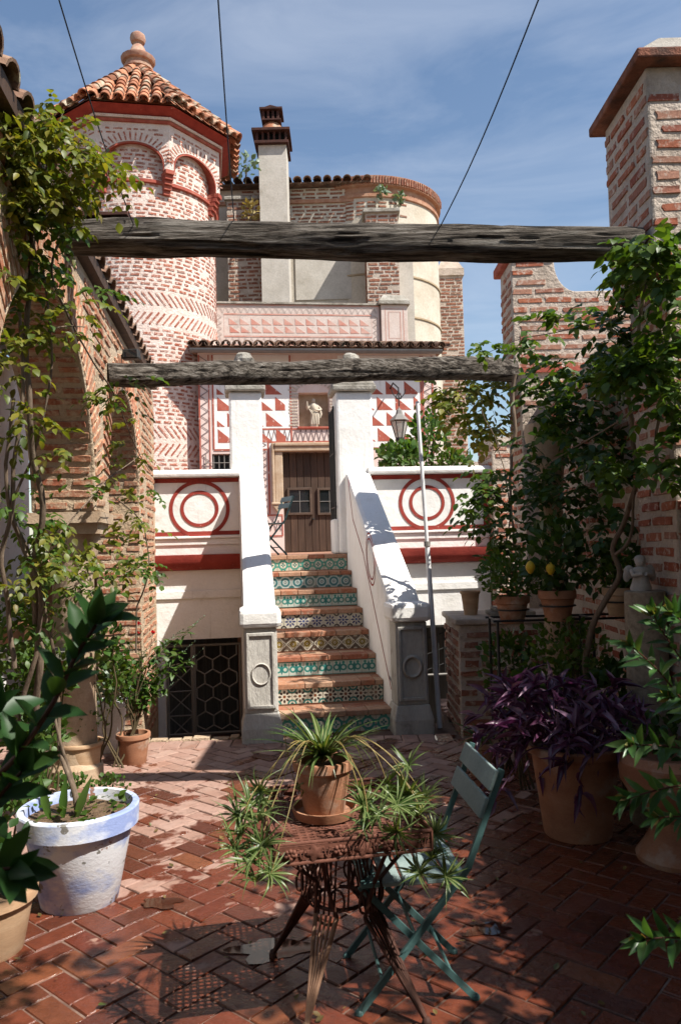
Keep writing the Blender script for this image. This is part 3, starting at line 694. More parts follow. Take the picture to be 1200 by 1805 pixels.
for k in range(13):
    a = math.pi*(k+.5)/13; cu, cz = (NU0+NU1)/2, NZ1-.05; ra = (NU1-NU0)/2+.03
    p0, p1 = A3([cu+ra*math.cos(a), cz+ra*.45*math.sin(a)+.06]), A3([cu+(ra+.17)*math.cos(a), cz+(ra*.45+.2)*math.sin(a)+.06])
    m.bar(fr(p0[0], WF-.006, p0[1]), fr(p1[0], WF-.006, p1[1]), nrm(np.cross(fr(p1[0], 0, p1[1])-fr(p0[0], 0, p0[1]), WW))*.014, WW*.008)
m.build('niche_bricks', MSTONE, hs)
MB().box((NU0-.03, WF-.04, NZ0-.045), (NU1+.03, WF+.2, NZ0-.002), fr).build('niche_sill', REDT, hs, bevel=.008)
# sgraffito
ln = MB(); zz = (SGLINE, hs)
def panel(u0, u1, z0, z1): MB().box((u0, WF-.006, z0), (u1, WF-.001, z1), fr).build('white_panel', WHITE, hs)
def tris(u0, u1, z0, z1, pu=.37, pz=.31):
    j = 0; z = z0
    while z+.27 <= z1+.02:
        u = u0+.02-(j % 2)*pu*.5
        while u < u1:
            a, b_ = max(u, u0+.01), min(u+pu*.86, u1-.01)
            if b_-a > .06:
                f0 = 1-(a-u)/(pu*.86); f1 = 1-(b_-u)/(pu*.86); h = .265
                pg = [(a, z), (b_, z)]+([(b_, z+h*f1)] if f1 > .02 else [])+[(a, z+h*f0)]
                MB().prism(pg, fw, WF-.0105, WF-.0065).build('red_triangle', SGR, hs)
            u += pu
        z += pz; j += 1
def zig(p, d_, ln_, hgt, n, mbx, pw=.016):
    p = np.asarray(p); pts = []
    e = ZZ if abs(d_[2]) < .5 else UU
    for k in range(2*n+1): pts.append(p+d_*ln_*k/(2*n)+e*(hgt if k % 2 else 0))
    mz = MB()
    for a, b_ in zip(pts[:-1], pts[1:]): ribbon(mz, [a, b_], pw, OUT, lift=.010)
    mz.build('zigzag_line', mbx[0], mbx[1])
def redline(pts, wd=.03): ribbon(ln, pts, wd, OUT, lift=.0115)
UL = fp(376, 720, WF)[0]; UN = fp(512, 700, WF)[0]; UR0 = fp(583, 700, WF)[0]+.15; UR = fp(744, 720, WF)[0]
TZ = 5.44
panel(UL, UN-.02, 3.62, TZ); tris(UL+.06, UN-.1, 3.74, TZ); panel(UR0, UR-.02, 3.62, TZ); tris(UR0, UR-.08, 3.74, TZ)
for u in (UL+.0, UN): redline([fr(u, WF, 3.62), fr(u, WF, TZ)])
redline([fr(UL, WF, 3.60), fr(DU0-.3, WF, 3.60)]); redline([fr(UR-.02, WF, 3.58), fr(UR-.02, WF, TZ)]); redline([fr(UR0, WF, 3.60), fr(UR, WF, 3.60)])
b0 = fp(352, 720, WF)[0]; b1 = fp(369, 720, WF)[0]
redline([fr(b0, WF, 2.7), fr(b0, WF, TZ)]); redline([fr(b1, WF, 2.7), fr(b1, WF, TZ)], .02); zig(fr(b0+.02, WF, 2.72), ZZ, TZ-2.75, b1-b0-.04, 14, zz)
c0 = fp(746, 720, WF)[0]; c1 = fp(763, 720, WF)[0]
redline([fr(c0, WF, 3.5), fr(c0, WF, TZ)]); redline([fr(c1, WF, 3.5), fr(c1, WF, TZ)]); redline([fr(c0, WF, 3.5), fr(c1, WF, 3.5)]); zig(fr(c0+.02, WF, 3.55), ZZ, TZ-3.6, c1-c0-.04, 11, zz)
ZB0, ZB1 = fp(520, 778, WF)[1], fp(520, 757, WF)[1]
redline([fr(-.45, WF, ZB1+.01), fr(1.4, WF, ZB1+.01)]); redline([fr(-.2, WF, ZB0-.01), fr(1.4, WF, ZB0-.01)]); zig(fr(-.45, WF, ZB0+.01), UU, 1.85, ZB1-ZB0-.02, 18, zz)
redline([fr(-.21, WF, 2.35), fr(-.21, WF, ZB0)]); zig(fr(-.37, WF, 2.3), ZZ, ZB0-2.3, .12, 11, zz)
redline([fr(-.4, WF, 2.33), fr(.03, WF, 2.33), fr(.03, WF, 1.93), fr(-.4, WF, 1.93)]); zig(fr(-.4, WF, 2.03), UU, .40, .2, 4, zz)
ln.build('red_lines', SGR, hs)
# door and surround
dr = thing('wooden_door', 'dark plank double door with two glazed hatches under a moulded stone lintel', 'door', fr(.7, WF+.1, 1.6))
pv = []
for k in range(9):
    a = DU0+(DU1-DU0)*k/9; MB().box((a+.004, WF+.14+RNG.uniform(0, .006), 1.61), (a+(DU1-DU0)/9-.004, WF+.19, DZ), fr).build('plank', DOORW, dr, bevel=.004)
for pa, pb, pc, pd in ((506, 860, 551, 907), (559, 860, 603, 907)):
    u0, z1 = fp(pa, pb, WF+.1); u1, z0 = fp(pc, pd, WF+.1)
    h = MB()
    for a in ((u0, u0+.045, z0, z1), (u1-.045, u1, z0, z1), (u0+.045, u1-.045, z1-.045, z1), (u0+.045, u1-.045, z0, z0+.045)): h.box((a[0], WF+.10, a[2]), (a[1], WF+.139, a[3]), fr)
    ho = h.build('hatch_frame', DOORF, dr, bevel=.005)
    MB().box((u0+.03, WF+.125, z0+.03), (u1-.03, WF+.135, z1-.03), fr).build('pane', GLASS, ho)
    h = MB(); h.tube([fr((u0+u1)/2, WF+.118, z0+.04), fr((u0+u1)/2, WF+.118, z1-.04)], .006, 5).tube([fr(u0+.04, WF+.118, (z0+z1)/2), fr(u1-.04, WF+.118, (z0+z1)/2)], .006, 5); h.build('bars', GREYIRON, ho)
MB().lathe([(.03, 0), (.03, .02), (.0, .03)], fr(.64, WF+.11, 2.23), 10).build('lock', IRON, dr)
m = MB()
m.box((-.10, WF-.05, 2.50), (DU0, WF+.13, DZ+.0), fr).box((-.155, WF-.09, 2.52), (-.10, WF+.02, DZ+.17), fr).box((-.10, WF-.09, DZ), (1.5, WF+.13, DZ+.10), fr).box((-.10, WF-.12, DZ+.10), (1.5, WF+.02, DZ+.17), fr)
m.box((DU1, WF-.05, 1.6), (DU1+.16, WF+.13, DZ), fr)
m.prism([(-.17, 2.52), (.05, 2.52), (-.06, 2.36)], fw, WF-.09, WF+.0).box((-.18, WF-.11, 2.52), (.06, WF-.051, 2.57), fr)
m.build('stone_surround', SURR, hs, bevel=.02)
m = MB(); m.box((WU0+.02, WF+.2, 2.85), (-.77, WF+.22, WZ1-.01), fr); m.build('window_pane', GLASS, hs)
m = MB()
for k in range(5): m.tube([fr(WU0+.03+.1*k, WF+.03, 2.85), fr(WU0+.03+.1*k, WF+.03, WZ1)], .009, 5)
for k in range(4): m.tube([fr(WU0-.12, WF-.03, 2.9+.15*k), fr(-.75, WF-.03, 2.9+.15*k)], .008, 5)
m.tube([fr(WU0-.12, WF-.03, 2.85), fr(WU0-.12, WF-.03, WZ1)], .008, 5)
m.build('window_bars', GREYIRON, hs)
# eaves: tiles, gutter and lean-to roof up to the attic parapet
m = MB(); m.prism([(7.78, 5.50), (7.78, 5.56), (9.6, 6.06), (9.6, 5.50)], lambda w_, z, d: fr(d, w_, z), -1.62, 3.28); rf = m.build('roof', ROOFD, hs)
TV_D = [tile_var(ROOFD)]; TV_R = [tile_var(ROOF)]
sl_ = nrm(A3([0, -1.82, -.5])); dn = WW*sl_[1]+ZZ*sl_[2]; nn_ = np.cross(UU, -dn)
tl = []
for i in range(24):
    for j in range(3):
        u = -1.60+.208*i; p = fr(u, 7.68, 5.535)-dn*(.42*(j+1))+nn_*(.02-.0*j)
        tl.append(mat4(p, UU*.19*RNG.uniform(.95, 1.05), dn*.50, nn_*.19))
        if j == 0: tl.append(mat4(p+UU*.104+nn_*.055-dn*.01, UU*.18, dn*.50, -nn_*.17))
pieces(rf, 'roof_tile', tl, TV_D)
m = MB()
pa = [(7.66+.07*math.cos(a), 5.47+.07*math.sin(a)) for a in np.linspace(math.pi, 2*math.pi, 9)]
m.strip([fr(-1.65, w_, z) for w_, z in pa], [fr(3.2, w_, z) for w_, z in pa]); m.strip([fr(-1.65, w_, z+.006) for w_, z in pa], [fr(3.2, w_, z+.006) for w_, z in pa]); m.build('gutter', ZINC, hs, smooth=60)
# attic parapet
at = thing('attic_parapet', 'faded pink parapet with weathered triangles above the tiled eaves', 'parapet', fr(.5, 9.5, 6.0))
m = MB(); m.box((-1.24, 9.5, 5.9), (2.34, 9.75, 6.92), fr); m.build('wall', ATTIC, at, bevel=.01)
MB().box((-1.24, 9.46, 6.921), (2.34, 9.78, 6.96), fr).build('coping', STONE, at)
for ua, ub, zt in ((2.36, 2.94, 6.92), (-1.50, -1.25, 7.0)):
    m = MB(); m.box((ua, 9.42, 5.9), (ub, 9.85, zt), fr); p_ = m.build('pilaster', ATTIC, at, bevel=.01)
    c = MB(); c.box((ua-.06, 9.36, zt+.001), (ub+.06, 9.9, zt+.09), fr).box((ua-.04, 9.38, zt+.09), (ub+.04, 9.88, zt+.24), fr, taper=.10); c.build('cap', STONE, p_, bevel=.01)
    f = MB(); wq = 9.42
    for d in (.09, .16): 
        if ub-ua > d*2+.05: ribbon(f, [fr(ua+d, wq, 6.02+d), fr(ub-d, wq, 6.02+d), fr(ub-d, wq, zt-d), fr(ua+d, wq, zt-d)], .018, OUT, closed=True, lift=.004)
    f.build('painted_frame', SGRF, p_)
ln = MB(); zz = (SGLINEF, at); WA = 9.5
for j in range(2):
    for i in range(13):
        u, z = -.92+.235*i+(.0 if j else .02), 6.30+.17*j
        MB().prism([(u, z), (u+.2, z), (u, z+.14)], fw, WA-.005, WA-.001).build('faded_triangle', SGRF, at)
ribbon(ln, [fr(-1.02, WA, 6.22), fr(2.16, WA, 6.22), fr(2.16, WA, 6.70), fr(-1.02, WA, 6.70)], .03, OUT, closed=True, lift=.0065)
ribbon(ln, [fr(-1.2, WA, 6.04), fr(2.32, WA, 6.04), fr(2.32, WA, 6.9), fr(-1.2, WA, 6.9)], .025, OUT, closed=True, lift=.0065)
zig(fr(-1.18, WA, 6.74), UU, 3.45, .12, 26, zz, .012); zig(fr(-1.18, WA, 6.07), UU, 3.45, .12, 26, zz, .012); zig(fr(-1.17, WA, 6.2), ZZ, .5, .1, 4, zz, .012); zig(fr(2.19, WA, 6.2), ZZ, .5, .1, 4, zz, .012)
ln.build('faded_lines', SGRF, at)
# ------------------------------------------------------------------ round tower
TC = A3([-4.0, 16.0, 0]); TR_ = 1.52
tw_ = thing('brick_tower', 'round pink brick tower with octagonal arcaded top and tiled pyramid roof', 'tower', (TC[0], TC[1], 1.5))
def tdir(a): return A3([math.sin(a), -math.cos(a), 0])          # angle from the side that faces the stairs
m = MB(); m.lathe([(TR_, 0), (TR_, 10.0)], TC, 64); m.build('wall', MPINK, tw_, smooth=40)
bt = []; bands = ((5.93, 6.68), (3.45, 4.12)); cz = .080; r_ = 0; z = 1.9
while z < 9.4:
    inb = any(a-.02 < z < b_+.02 for a, b_ in bands)
    if not inb:
        a = rad(-100)+(r_ % 2)*.085
        while a < rad(100):
            l = .17*RNG.choice((.55, .9, 1, 1.05)); da = (l+.055)/TR_; aa = a+l/2/TR_
            if RNG.random() < .95:
                n_ = tdir(aa); t_ = A3([math.cos(aa), math.sin(aa), 0]); q = RNG.uniform(-.04, .04)
                bt.append(mat4(TC+n_*(TR_)+ZZ*(z+RNG.uniform(-.006, .006)), (t_*math.cos(q)+ZZ*math.sin(q))*l, n_*.006*RNG.uniform(.5, 1.4), (ZZ*math.cos(q)-t_*math.sin(q))*.048*RNG.uniform(.8, 1.15)))
            a += da
    z += cz; r_ += 1
for lo_, hi_ in bands:
    for half in (0, 1):
        zc = lo_+(hi_-lo_)*(.25+.5*half); s_ = 1 if half == 0 else -1
        for a in np.arange(rad(-100), rad(100), .082):
            n_ = tdir(a); t_ = A3([math.cos(a), math.sin(a), 0]); d = nrm(t_*.62+ZZ*s_*.78); e = np.cross(n_, d)
            bt.append(mat4(TC+n_*TR_+ZZ*zc, d*.34*RNG.uniform(.85, 1.05), n_*.006, e*.038*RNG.uniform(.8, 1.2)))
BVP = brick_vars(BPINK)
pieces(tw_, 'brick', bt, BVP, 300, 'brickwork', facing='y')
m = MB(); m.lathe([(TR_+.005, 8.72), (TR_+.05, 8.73), (TR_+.05, 8.79), (TR_+.005, 8.80)], TC, 64); m.build('string_course', REDT, tw_, smooth=30)
RO = 1.76; A0 = rad(-12.7)
crn = [TC+tdir(A0+k*math.pi/4)*RO for k in range(8)]
oct_m = MB(); sof = MB(); cor = MB(); obr = []
Z0, Z1 = 8.95, 9.82
for k in range(8):
    p, q = crn[k], crn[(k+1) % 8]; s_ = np.linalg.norm(q-p); e = (q-p)/s_; n_ = nrm((p+q)/2-TC); mid = (p+q)/2
    hw_ = s_/2; ai = hw_-.10
    arch = [(ai*math.cos(a), Z0+.12+.40*math.sin(a)) for a in np.linspace(0, math.pi, 17)]
    poly = [(-hw_, Z0), (-hw_, Z1), (hw_, Z1), (hw_, Z0), (ai, Z0)]+arch+[(-ai, Z0)]
    f3 = lambda u, z, d, mid=mid, e=e, n_=n_: mid+e*u+n_*d+A3([0, 0, z])
    oct_m.prism(poly, f3, 0, -.14)
    ap = [(ai, Z0)]+arch+[(-ai, Z0)]
    sof.strip([f3(u*.985, z-.008, .004) for u, z in ap], [f3(u*.985, z-.008, -.24) for u, z in ap])
    sof.strip([f3(u*.985, z-.008, .004) for u, z in ap], [f3(u*.955, z-.035, .004) for u, z in ap])
    if n_[1] < .35:
        o3 = mid+n_*.0
        inn = lambda u, z: ((u/(ai+.17))**2+(max(z-Z0-.12, 0)/.60)**2 > 1) and abs(u) < hw_-.02
        obr += wall_bricks(o3, e, ZZ, n_, -hw_, hw_, Z0+.05, Z1-.02, .082, .17, .05, .52, .006, inn)
        for i in range(22):
            a = math.pi*(i+.5)/22; d = e*math.cos(a)*1.0+ZZ*math.sin(a)*.85; d = nrm(d)
            pp = mid+e*ai*math.cos(a)+ZZ*(Z0+.12+.40*math.sin(a))+d*.10
            obr.append(mat4(pp, d*.17, n_*.006, np.cross(n_, d)*.035))
    c = crn[k]; cn = nrm(c-TC); ct = A3([-cn[1], cn[0], 0])
    for j in range(5):
        rr = RO+.01-.045*j; cor.add(*(lambda B: (B.v, B.f))(MB().bar(c+cn*(rr-RO-.16)+ZZ*(Z0-.001-.085*(j+1)), c+cn*(rr-RO-.16)+ZZ*(Z0-.003-.085*j), ct*(.085-.004*j), cn*.16)))
oct_m.build('octagon_wall', MPINK, tw_); sof.build('arch_soffit', REDT, tw_); cor.build('corbel', REDT, tw_, bevel=.006)
pieces(tw_, 'brick', obr, BVP, 150, 'octagon_brickwork', facing='y')
m = MB()
def octring(mb, ra, za, rb, zb):
    P = [TC+tdir(A0+k*math.pi/4)*ra+ZZ*za for k in range(8)]; Q = [TC+tdir(A0+k*math.pi/4)*rb+ZZ*zb for k in range(8)]
    mb.strip(P+[P[0]], Q+[Q[0]])
for a in ((RO, 9.82, RO+.04, 9.82), (RO+.04, 9.82, RO+.05, 9.87), (RO+.05, 9.87, RO, 9.88)): octring(m, *a)
m.build('lower_cornice', REDT, tw_)
m = MB()
for a in ((RO, 9.885, RO+.07, 9.885), (RO+.07, 9.885, RO+.08, 9.93), (RO+.08, 9.93, RO, 9.94)): octring(m, *a)
m.build('plaster_band', MPINK, tw_)
m = MB()
for a in ((RO+.02, 9.94, RO+.24, 10.06), (RO+.24, 10.06, RO-.2, 10.07), (RO+.02, 9.94, RO-.2, 9.94)): octring(m, *a)
m.build('red_eaves', RED, tw_)
RE, ZE, ZA, RA = RO+.33, 10.07, 11.75, .14
m = MB(); octring(m, RE-.06, ZE, RA, ZA); rf = m.build('roof', ROOF, tw_)
tl = []
for k in range(8):
    p, q = TC+tdir(A0+k*math.pi/4)*RE+ZZ*ZE, TC+tdir(A0+(k+1)*math.pi/4)*RE+ZZ*ZE
    top = TC+ZZ*(ZA+.12); mid = (p+q)/2; e = nrm(q-p); dn = nrm(mid-top); n_ = np.cross(e, -dn); n_ = n_ if n_[2] > 0 else -n_
    if nrm(mid-TC)[1] > .75: continue
    s_ = np.linalg.norm(q-p); SL = np.linalg.norm(mid-top); nc = 7; 
    for i in range(nc):
        u = (i+.5-nc/2)*s_/nc
        L_ = SL*(1-abs(u)/(s_/2))-.05; y = -.02
        while y < L_-.1:
            tl.append(mat4(mid+e*(u+RNG.uniform(-.008, .008))-dn*(y+.30)+n_*(.015+RNG.uniform(0, .02)), e*.195, dn*.36+n_*.03, n_*.2)); y += .27
        if i < nc-1: tl.append(mat4(mid+e*(u+s_/nc/2)-dn*(.28)+n_*.06, e*.16, dn*.30, -n_*.13))
    hd = nrm(p-top); hl = np.linalg.norm(p-top); hn = nrm(np.cross(hd, np.cross(ZZ, hd))); hn = hn if hn[2] > 0 else -hn; hs_ = np.cross(hd, hn)
    y = -.04
    while y < hl-.3:
        tl.append(mat4(p-hd*(y+.32)+hn*.05, hs_*.22, hd*.36+hn*.03, hn*.22)); y += .29
pieces(rf, 'roof_tile', tl, TV_R, 300, 'roof_tiles')
m = MB(); m.lathe([(.34, 11.55), (.27, 11.72), (.27, 11.82), (.31, 11.83), (.31, 11.88), (.27, 11.89), (.27, 11.98), (.33, 11.99), (.36, 12.04), (.36, 12.08), (.26, 12.10), (.19, 12.20), (.13, 12.34), (.095, 12.38), (.095, 12.42), (.14, 12.44), (.165, 12.52), (.15, 12.60), (.08, 12.66), (.0, 12.67)], TC, 16)
m.build('finial', surf('finial_brick', [(.3, (.30, .13, .09)), (.55, (.42, .25, .18)), (.8, (.46, .38, .28))], 9, .9, .6, 40, .01, stain=((.2, .19, .10), 5, .55, .75)), tw_, smooth=35)
# ------------------------------------------------------------------ chapel
ch = thing('chapel', 'cream plastered chapel with rounded apse, brick buttresses and tiled eave', 'chapel', (1, 20, 1))
YC = 19.5; m = MB()
m.box((-3.2, YC, 1.5), (1.05, YC+5, 10.85)); m.build('nave_wall', CHAP, ch)
AC = A3([.95, YC+1.85, 0]); AR = 1.95
m = MB(); m.lathe([(AR, 1.0), (AR, 10.55)], AC, 64); m.build('apse_wall', CHAP, ch, smooth=40)
m = MB(); m.lathe([(AR, 10.52), (AR+.05, 10.54), (AR+.05, 10.62), (AR, 10.64), (AR, 10.80), (AR+.10, 10.82), (AR+.12, 11.05), (AR-.1, 11.07)], AC, 64); m.box((-3.2, YC-.06, 10.45), (1.05, YC, 10.54)); m.build('cornice', surf('chapel_cornice_brick', [(.3, (.34, .15, .09)), (.6, (.45, .26, .17)), (.8, (.52, .38, .27))], 6, .95, .6, 40, .01), ch)
m = MB()
for z in (9.6, 8.55, 7.5, 6.3, 5.1, 4.0, 3.0): m.lathe([(AR+.002, z-.025), (AR+.03, z-.02), (AR+.03, z+.02), (AR+.002, z+.025)], AC, 64)
m.build('string_course', surf('ochre_line', [(.3, (.30, .22, .13)), (.7, (.42, .33, .22))], 6, .9, .3, 30, .005), ch)
cbk = []
cbk += wall_bricks((0, YC, 0), (1, 0, 0), ZZ, (0, -1, 0), -2.4, .95, 9.92, 10.45, .10, .3, .05, .6, .010) + wall_bricks((0, YC, 0), (1, 0, 0), ZZ, (0, -1, 0), -2.4, 1.0, 10.55, 10.85, .10, .3, .05, .62, .010)
for a in np.arange(rad(-40), rad(75), .145):
    for z in (10.0, 10.1, 10.2, 10.3, 10.4):
        if RNG.random() < max(0, .9-max(a, 0)*1.2): n_ = tdir(a); cbk.append(mat4(AC+n_*AR+ZZ*z, A3([math.cos(a), math.sin(a), 0])*.22, n_*.012, ZZ*.055))
for a in np.arange(rad(-60), rad(80), .036):
    n_ = tdir(a); cbk.append(mat4(AC+n_*(AR+.115)+ZZ*10.94, ZZ*.2, n_*.02, A3([math.cos(a), math.sin(a), 0])*.055))
for (xa, xb, za) in ((-2.55, -1.52, 10.15), (.80, 1.58, 9.75)):
    m = MB(); m.box((xa, YC-.95, 1.5), (xb, YC+.1, za)); bo = m.build('buttress', MSTONE, ch)
    m = MB(); m.prism([(YC-1.02, za), (YC-1.02, za+.09), (YC+.05, za+.32), (YC+.05, za)], lambda y, z, d: idf(d, y, z), xa-.06, xb+.06); m.build('buttress_cap', STONE, bo, bevel=.015)
    bl_ = wall_bricks((0, YC-.95, 0), (1, 0, 0), ZZ, (0, -1, 0), xa, xb, 5.6, za, .098, .24, .03, .66, .010)+wall_bricks((xa, 0, 0), (0, 1, 0), ZZ, (-1, 0, 0), YC-.95, YC, 5.6, za, .098, .24, .03, .66, .010)
    pieces(bo, 'brick', bl_, brick_vars(BCHAP, 5), 170, 'brickwork', facing='y')
pieces(ch, 'brick', cbk, brick_vars(BCHAP, 5), 250, 'cornice_brickwork', facing='y')
# exposed panels of render on the nave wall
m = MB()
for xa, xb, za, zb in ((-.98, .75, 7.95, 9.3), (-.98, .75, 6.6, 7.75)): m.box((xa, YC-.03, za), (xb, YC-.001, zb))
m.build('render_panel', CHIM, ch, bevel=.01)
m = MB(); m.box((1.585, YC-.35, 1.5), (1.98, YC+.2, 9.3)); m.build('pilaster_strip', CHIM, ch)
m = MB(); m.prism([(YC-.25, 10.86), (YC-.25, 10.90), (YC+4, 12.1), (YC+4, 10.86)], lambda y, z, d: idf(d, y, z), -3.3, 1.0); rf = m.build('roof', ROOFD, ch)
tl = []; dn = nrm(A3([0, -1, -.28])); n_ = A3([0, -.27, .963])
for i in range(17):
    for j in range(2):
        p = A3([-3.1+.25*i, YC-.33, 10.90])-dn*(.45*(j+1)); tl.append(mat4(p, A3([.22, 0, 0]), dn*.5+n_*.02*RNG.uniform(0, 2), n_*.2*RNG.uniform(.9, 1.2)))
pieces(rf, 'roof_tile', tl, TV_D)
# chimney
cx0, cx1, cy0 = -1.78, -1.05, YC-1.3
chm = thing('chimney', 'tall grey rendered chimney with dark two-tier brick cowl beside the chapel', 'chimney', (-1.4, YC-1, 1.5))
m = MB(); m.box((cx0+.06, cy0, 1.5), (cx1, cy0+.75, 11.330)); m.build('stack', CHIM, chm, bevel=.01)
DKB = surf('sooty_brick', [(.3, (.03, .014, .011)), (.6, (.075, .028, .02)), (.85, (.14, .055, .04))], 7, .9, .5, 40, .01)
m = MB(); m.box((cx0-.02, cy0-.10, 11.330), (cx1+.06, cy0+.85, 11.400)); m.box((cx0-.08, cy0-.16, 11.610), (cx1+.10, cy0+.91, 11.680)); m.box((cx0+.14, cy0+.1, 11.995), (cx1-.12, cy0+.65, 12.037)).box((cx0+.10, cy0+.06, 12.247), (cx1-.08, cy0+.69, 12.303))
m.box((cx0+.0, cy0-.05, 11.680), (cx1+.02, cy0+.8, 11.799), taper=.13)
for k in range(6): m.box((cx0+.02+k*.135, cy0-.08, 11.400), (cx0+.07+k*.135, cy0, 11.610)); m.box((cx0+.0, cy0-.06+.16*k, 11.400), (cx0+.06, cy0-.01+.16*k, 11.610))
for k in range(4): m.box((cx0+.16+k*.115, cy0+.12, 12.037), (cx0+.22+k*.115, cy0+.2, 12.247)); m.box((cx0+.15, cy0+.14+.13*k, 12.037), (cx0+.21, cy0+.2+.13*k, 12.247))
m.prism([(cx0+.15, 12.303), (cx1-.13, 12.303), ((cx0+cx1)/2, 12.373)], lambda x, z, d: idf(x, d, z), cy0+.1, cy0+.65)
co = m.build('cowl', DKB, chm, bevel=.008)
m = MB(); m.lathe([(.30, 11.799), (.28, 11.869), (.20, 11.995)], A3([(cx0+cx1)/2+.01, cy0+.37, 0]), 14); m.build('cowl_dome', ROOF, chm, smooth=50)
m = MB(); m.box((cx0+.1, cy0+.03, 11.400), (cx1-.02, cy0+.7, 11.610)).box((cx0+.2, cy0+.22, 12.037), (cx1-.18, cy0+.6, 12.247)); m.build('flue', BLACK, chm)
# brick pinnacle behind the apse
pn = thing('brick_pinnacle', 'thin brick pinnacle with pointed top behind the chapel apse', 'pinnacle', (3.35, 22, 1))
m = MB(); m.box((2.95, 21.7, 1), (3.62, 22.5, 9.25)); m.box((2.9, 21.65, 9.25), (3.67, 22.55, 9.45)); m.box((2.92, 21.67, 9.45), (3.65, 22.53, 10.05), taper=.3); m.build('shaft', MSTONE, pn)
pieces(pn, 'brick', wall_bricks((0, 21.7, 0), (1, 0, 0), ZZ, (0, -1, 0), 2.95, 3.62, 4, 9.2, .10, .26, .03, .62, .012), brick_vars(BCHAP, 4), 300, 'brickwork')
pieces(pn, 'brick', wall_bricks((2.95, 0, 0), (0, 1, 0), ZZ, (-1, 0, 0), 21.7, 22.5, 6, 9.2, .10, .26, .03, .62, .012), brick_vars(BCHAP, 4), 100, 'side_brickwork')
# ------------------------------------------------------------------ left arcade (square to the stair front)
UA, UB = -1.83, -2.28
ar = thing('brick_arcade', 'ochre brick arcade wall with two round arches under a tiled eave', 'arcade', fr(-2, -1, 0))
def arc(cy, cz, r, n=24): return [(cy-r*math.cos(a), cz+r*math.sin(a)) for a in np.linspace(0, math.pi, n)]
S1, C1, R1 = 2.0, -2.44, 1.22
S2, C2, R2 = 2.2, .34, .98
ZW = 3.66; WA0, WA1 = -4.4, 2.79
poly = [(WA0, S1), (WA0, ZW), (WA1, ZW), (WA1, -.7), (C2+R2, -.7), (C2+R2, S2)]+arc(C2, S2, R2)[::-1]+[(C2-R2, S1), (C1+R1, S1)]+arc(C1, S1, R1)[::-1]+[(C1-R1, S1)]
fa = lambda y, z, d: fr(d, y, z)
m = MB(); m.prism(poly, fa, UA, UB); m.build('wall', MYEL, ar, bevel=.012)
ab = []
inA = lambda y, z: WA0+.05 < y < WA1-.03 and z < ZW-.03 and not (z > S1-.05 and (y-C1)**2+(z-S1)**2 < (R1+.38)**2) and not (z > S2 and (y-C2)**2+(z-S2)**2 < (R2+.36)**2) and not (C2-R2-.02 < y < C2+R2+.04 and z < S2) and not (y < C2-R2 and z < S1+.05)
ab += wall_bricks(fr(UA, 0, 0), WW, ZZ, UU, WA0, WA1, -.3, ZW, .085, .25, .03, .6, .010, inA)
ab += voussoirs(fr(UA, 0, 0), WW, ZZ, UU, C1, S1, R1+.01, R1+.36, .02, math.pi-.02, 52, .052, .010)
ab += voussoirs(fr(UA, 0, 0), WW, ZZ, UU, C2, S2, R2+.01, R2+.34, .02, math.pi-.02, 42, .052, .010)
pieces(ar, 'brick', ab, brick_vars(BYEL, 7), 300, 'brickwork', facing='y')
jb = []                                              # bricks in the soffits and jambs
for C_, S_, R_ in ((C1, S1, R1), (C2, S2, R2)):
    nn = int(math.pi*R_/.085)
    for i in range(nn):
        a = math.pi*(i+.5)/nn; dv = WW*math.cos(a)+ZZ*math.sin(a); tv_ = -WW*math.sin(a)+ZZ*math.cos(a); x = UB+.02-(i % 2)*.1
        while x < UA-.04:
            l = min(.24, UA-.01-x)
            if x+l > UB+.05: jb.append(mat4(fr(max(x, UB+.01)+l/2, C_, S_)+dv*R_, UU*l*.95, -dv*.010, tv_*.05))
            x += .27
jb += wall_bricks(fr(0, C2-R2, 0), UU, ZZ, WW, UB, UA, S1, S2, .085, .24, .03, .6, .01)+wall_bricks(fr(0, C2+R2, 0), UU, ZZ, -WW, UB, UA, -.1, S2, .085, .24, .03, .6, .01)
pieces(ar, 'brick', jb, brick_vars(BYEL, 5), 200, 'soffit_brickwork')
for cy in (-.93, -3.9):
    m = MB(); m.box((UB-.03, cy-.29, 1.92), (UA+.03, cy+.29, 1.999), fr).box((UB, cy-.24, 1.84), (UA, cy+.24, 1.92), fr); m.lathe([(.15, -.05), (.20, 0), (.20, .12), (.16, .16), (.15, 1.6), (.17, 1.66), (.20, 1.76), (.20, 1.84)], fr((UA+UB)/2, cy, 0), 20); m.build('column', SURR, ar, smooth=35)
m = MB(); m.prism([(UA+.07, ZW+.002), (UA+.075, ZW+.085), (UA-.02, ZW+.10), (-4.2, ZW+.75), (-4.2, ZW+.68), (UB, ZW)], lambda x, z, d: fr(x, d, z), WA0-.1, WA1-.2); rf = m.build('eave', DOORW, ar)
tl = []; dn = nrm(UU-ZZ*.32); n_ = nrm(UU*.305+ZZ*.952)
for i in range(28):
    for j in range(4): tl.append(mat4(fr(UA+.04, WA0+.05+.245*i, ZW+.10)-dn*(.42*(j+1)), -WW*.2, dn*.48, n_*.15))
pieces(rf, 'roof_tile', tl, TV_D)
# room behind the arcade
bw = thing('back_wall', 'white wall with red framed panel seen through the brick arches', 'wall', (-3.8, 5, 0))
m = MB(); m.box((-3.95, 1.5, 0), (-3.8, 9.5, 4.0)); m.build('wall', WHITE, bw)
m = MB(); ribbon(m, [(-3.8, 6.9, 1.2), (-3.8, 8.6, 1.2), (-3.8, 8.6, 2.0), (-3.8, 6.9, 2.0)], .05, (1, 0, 0), closed=True, lift=.004); m.build('painted_frame', RED, bw)
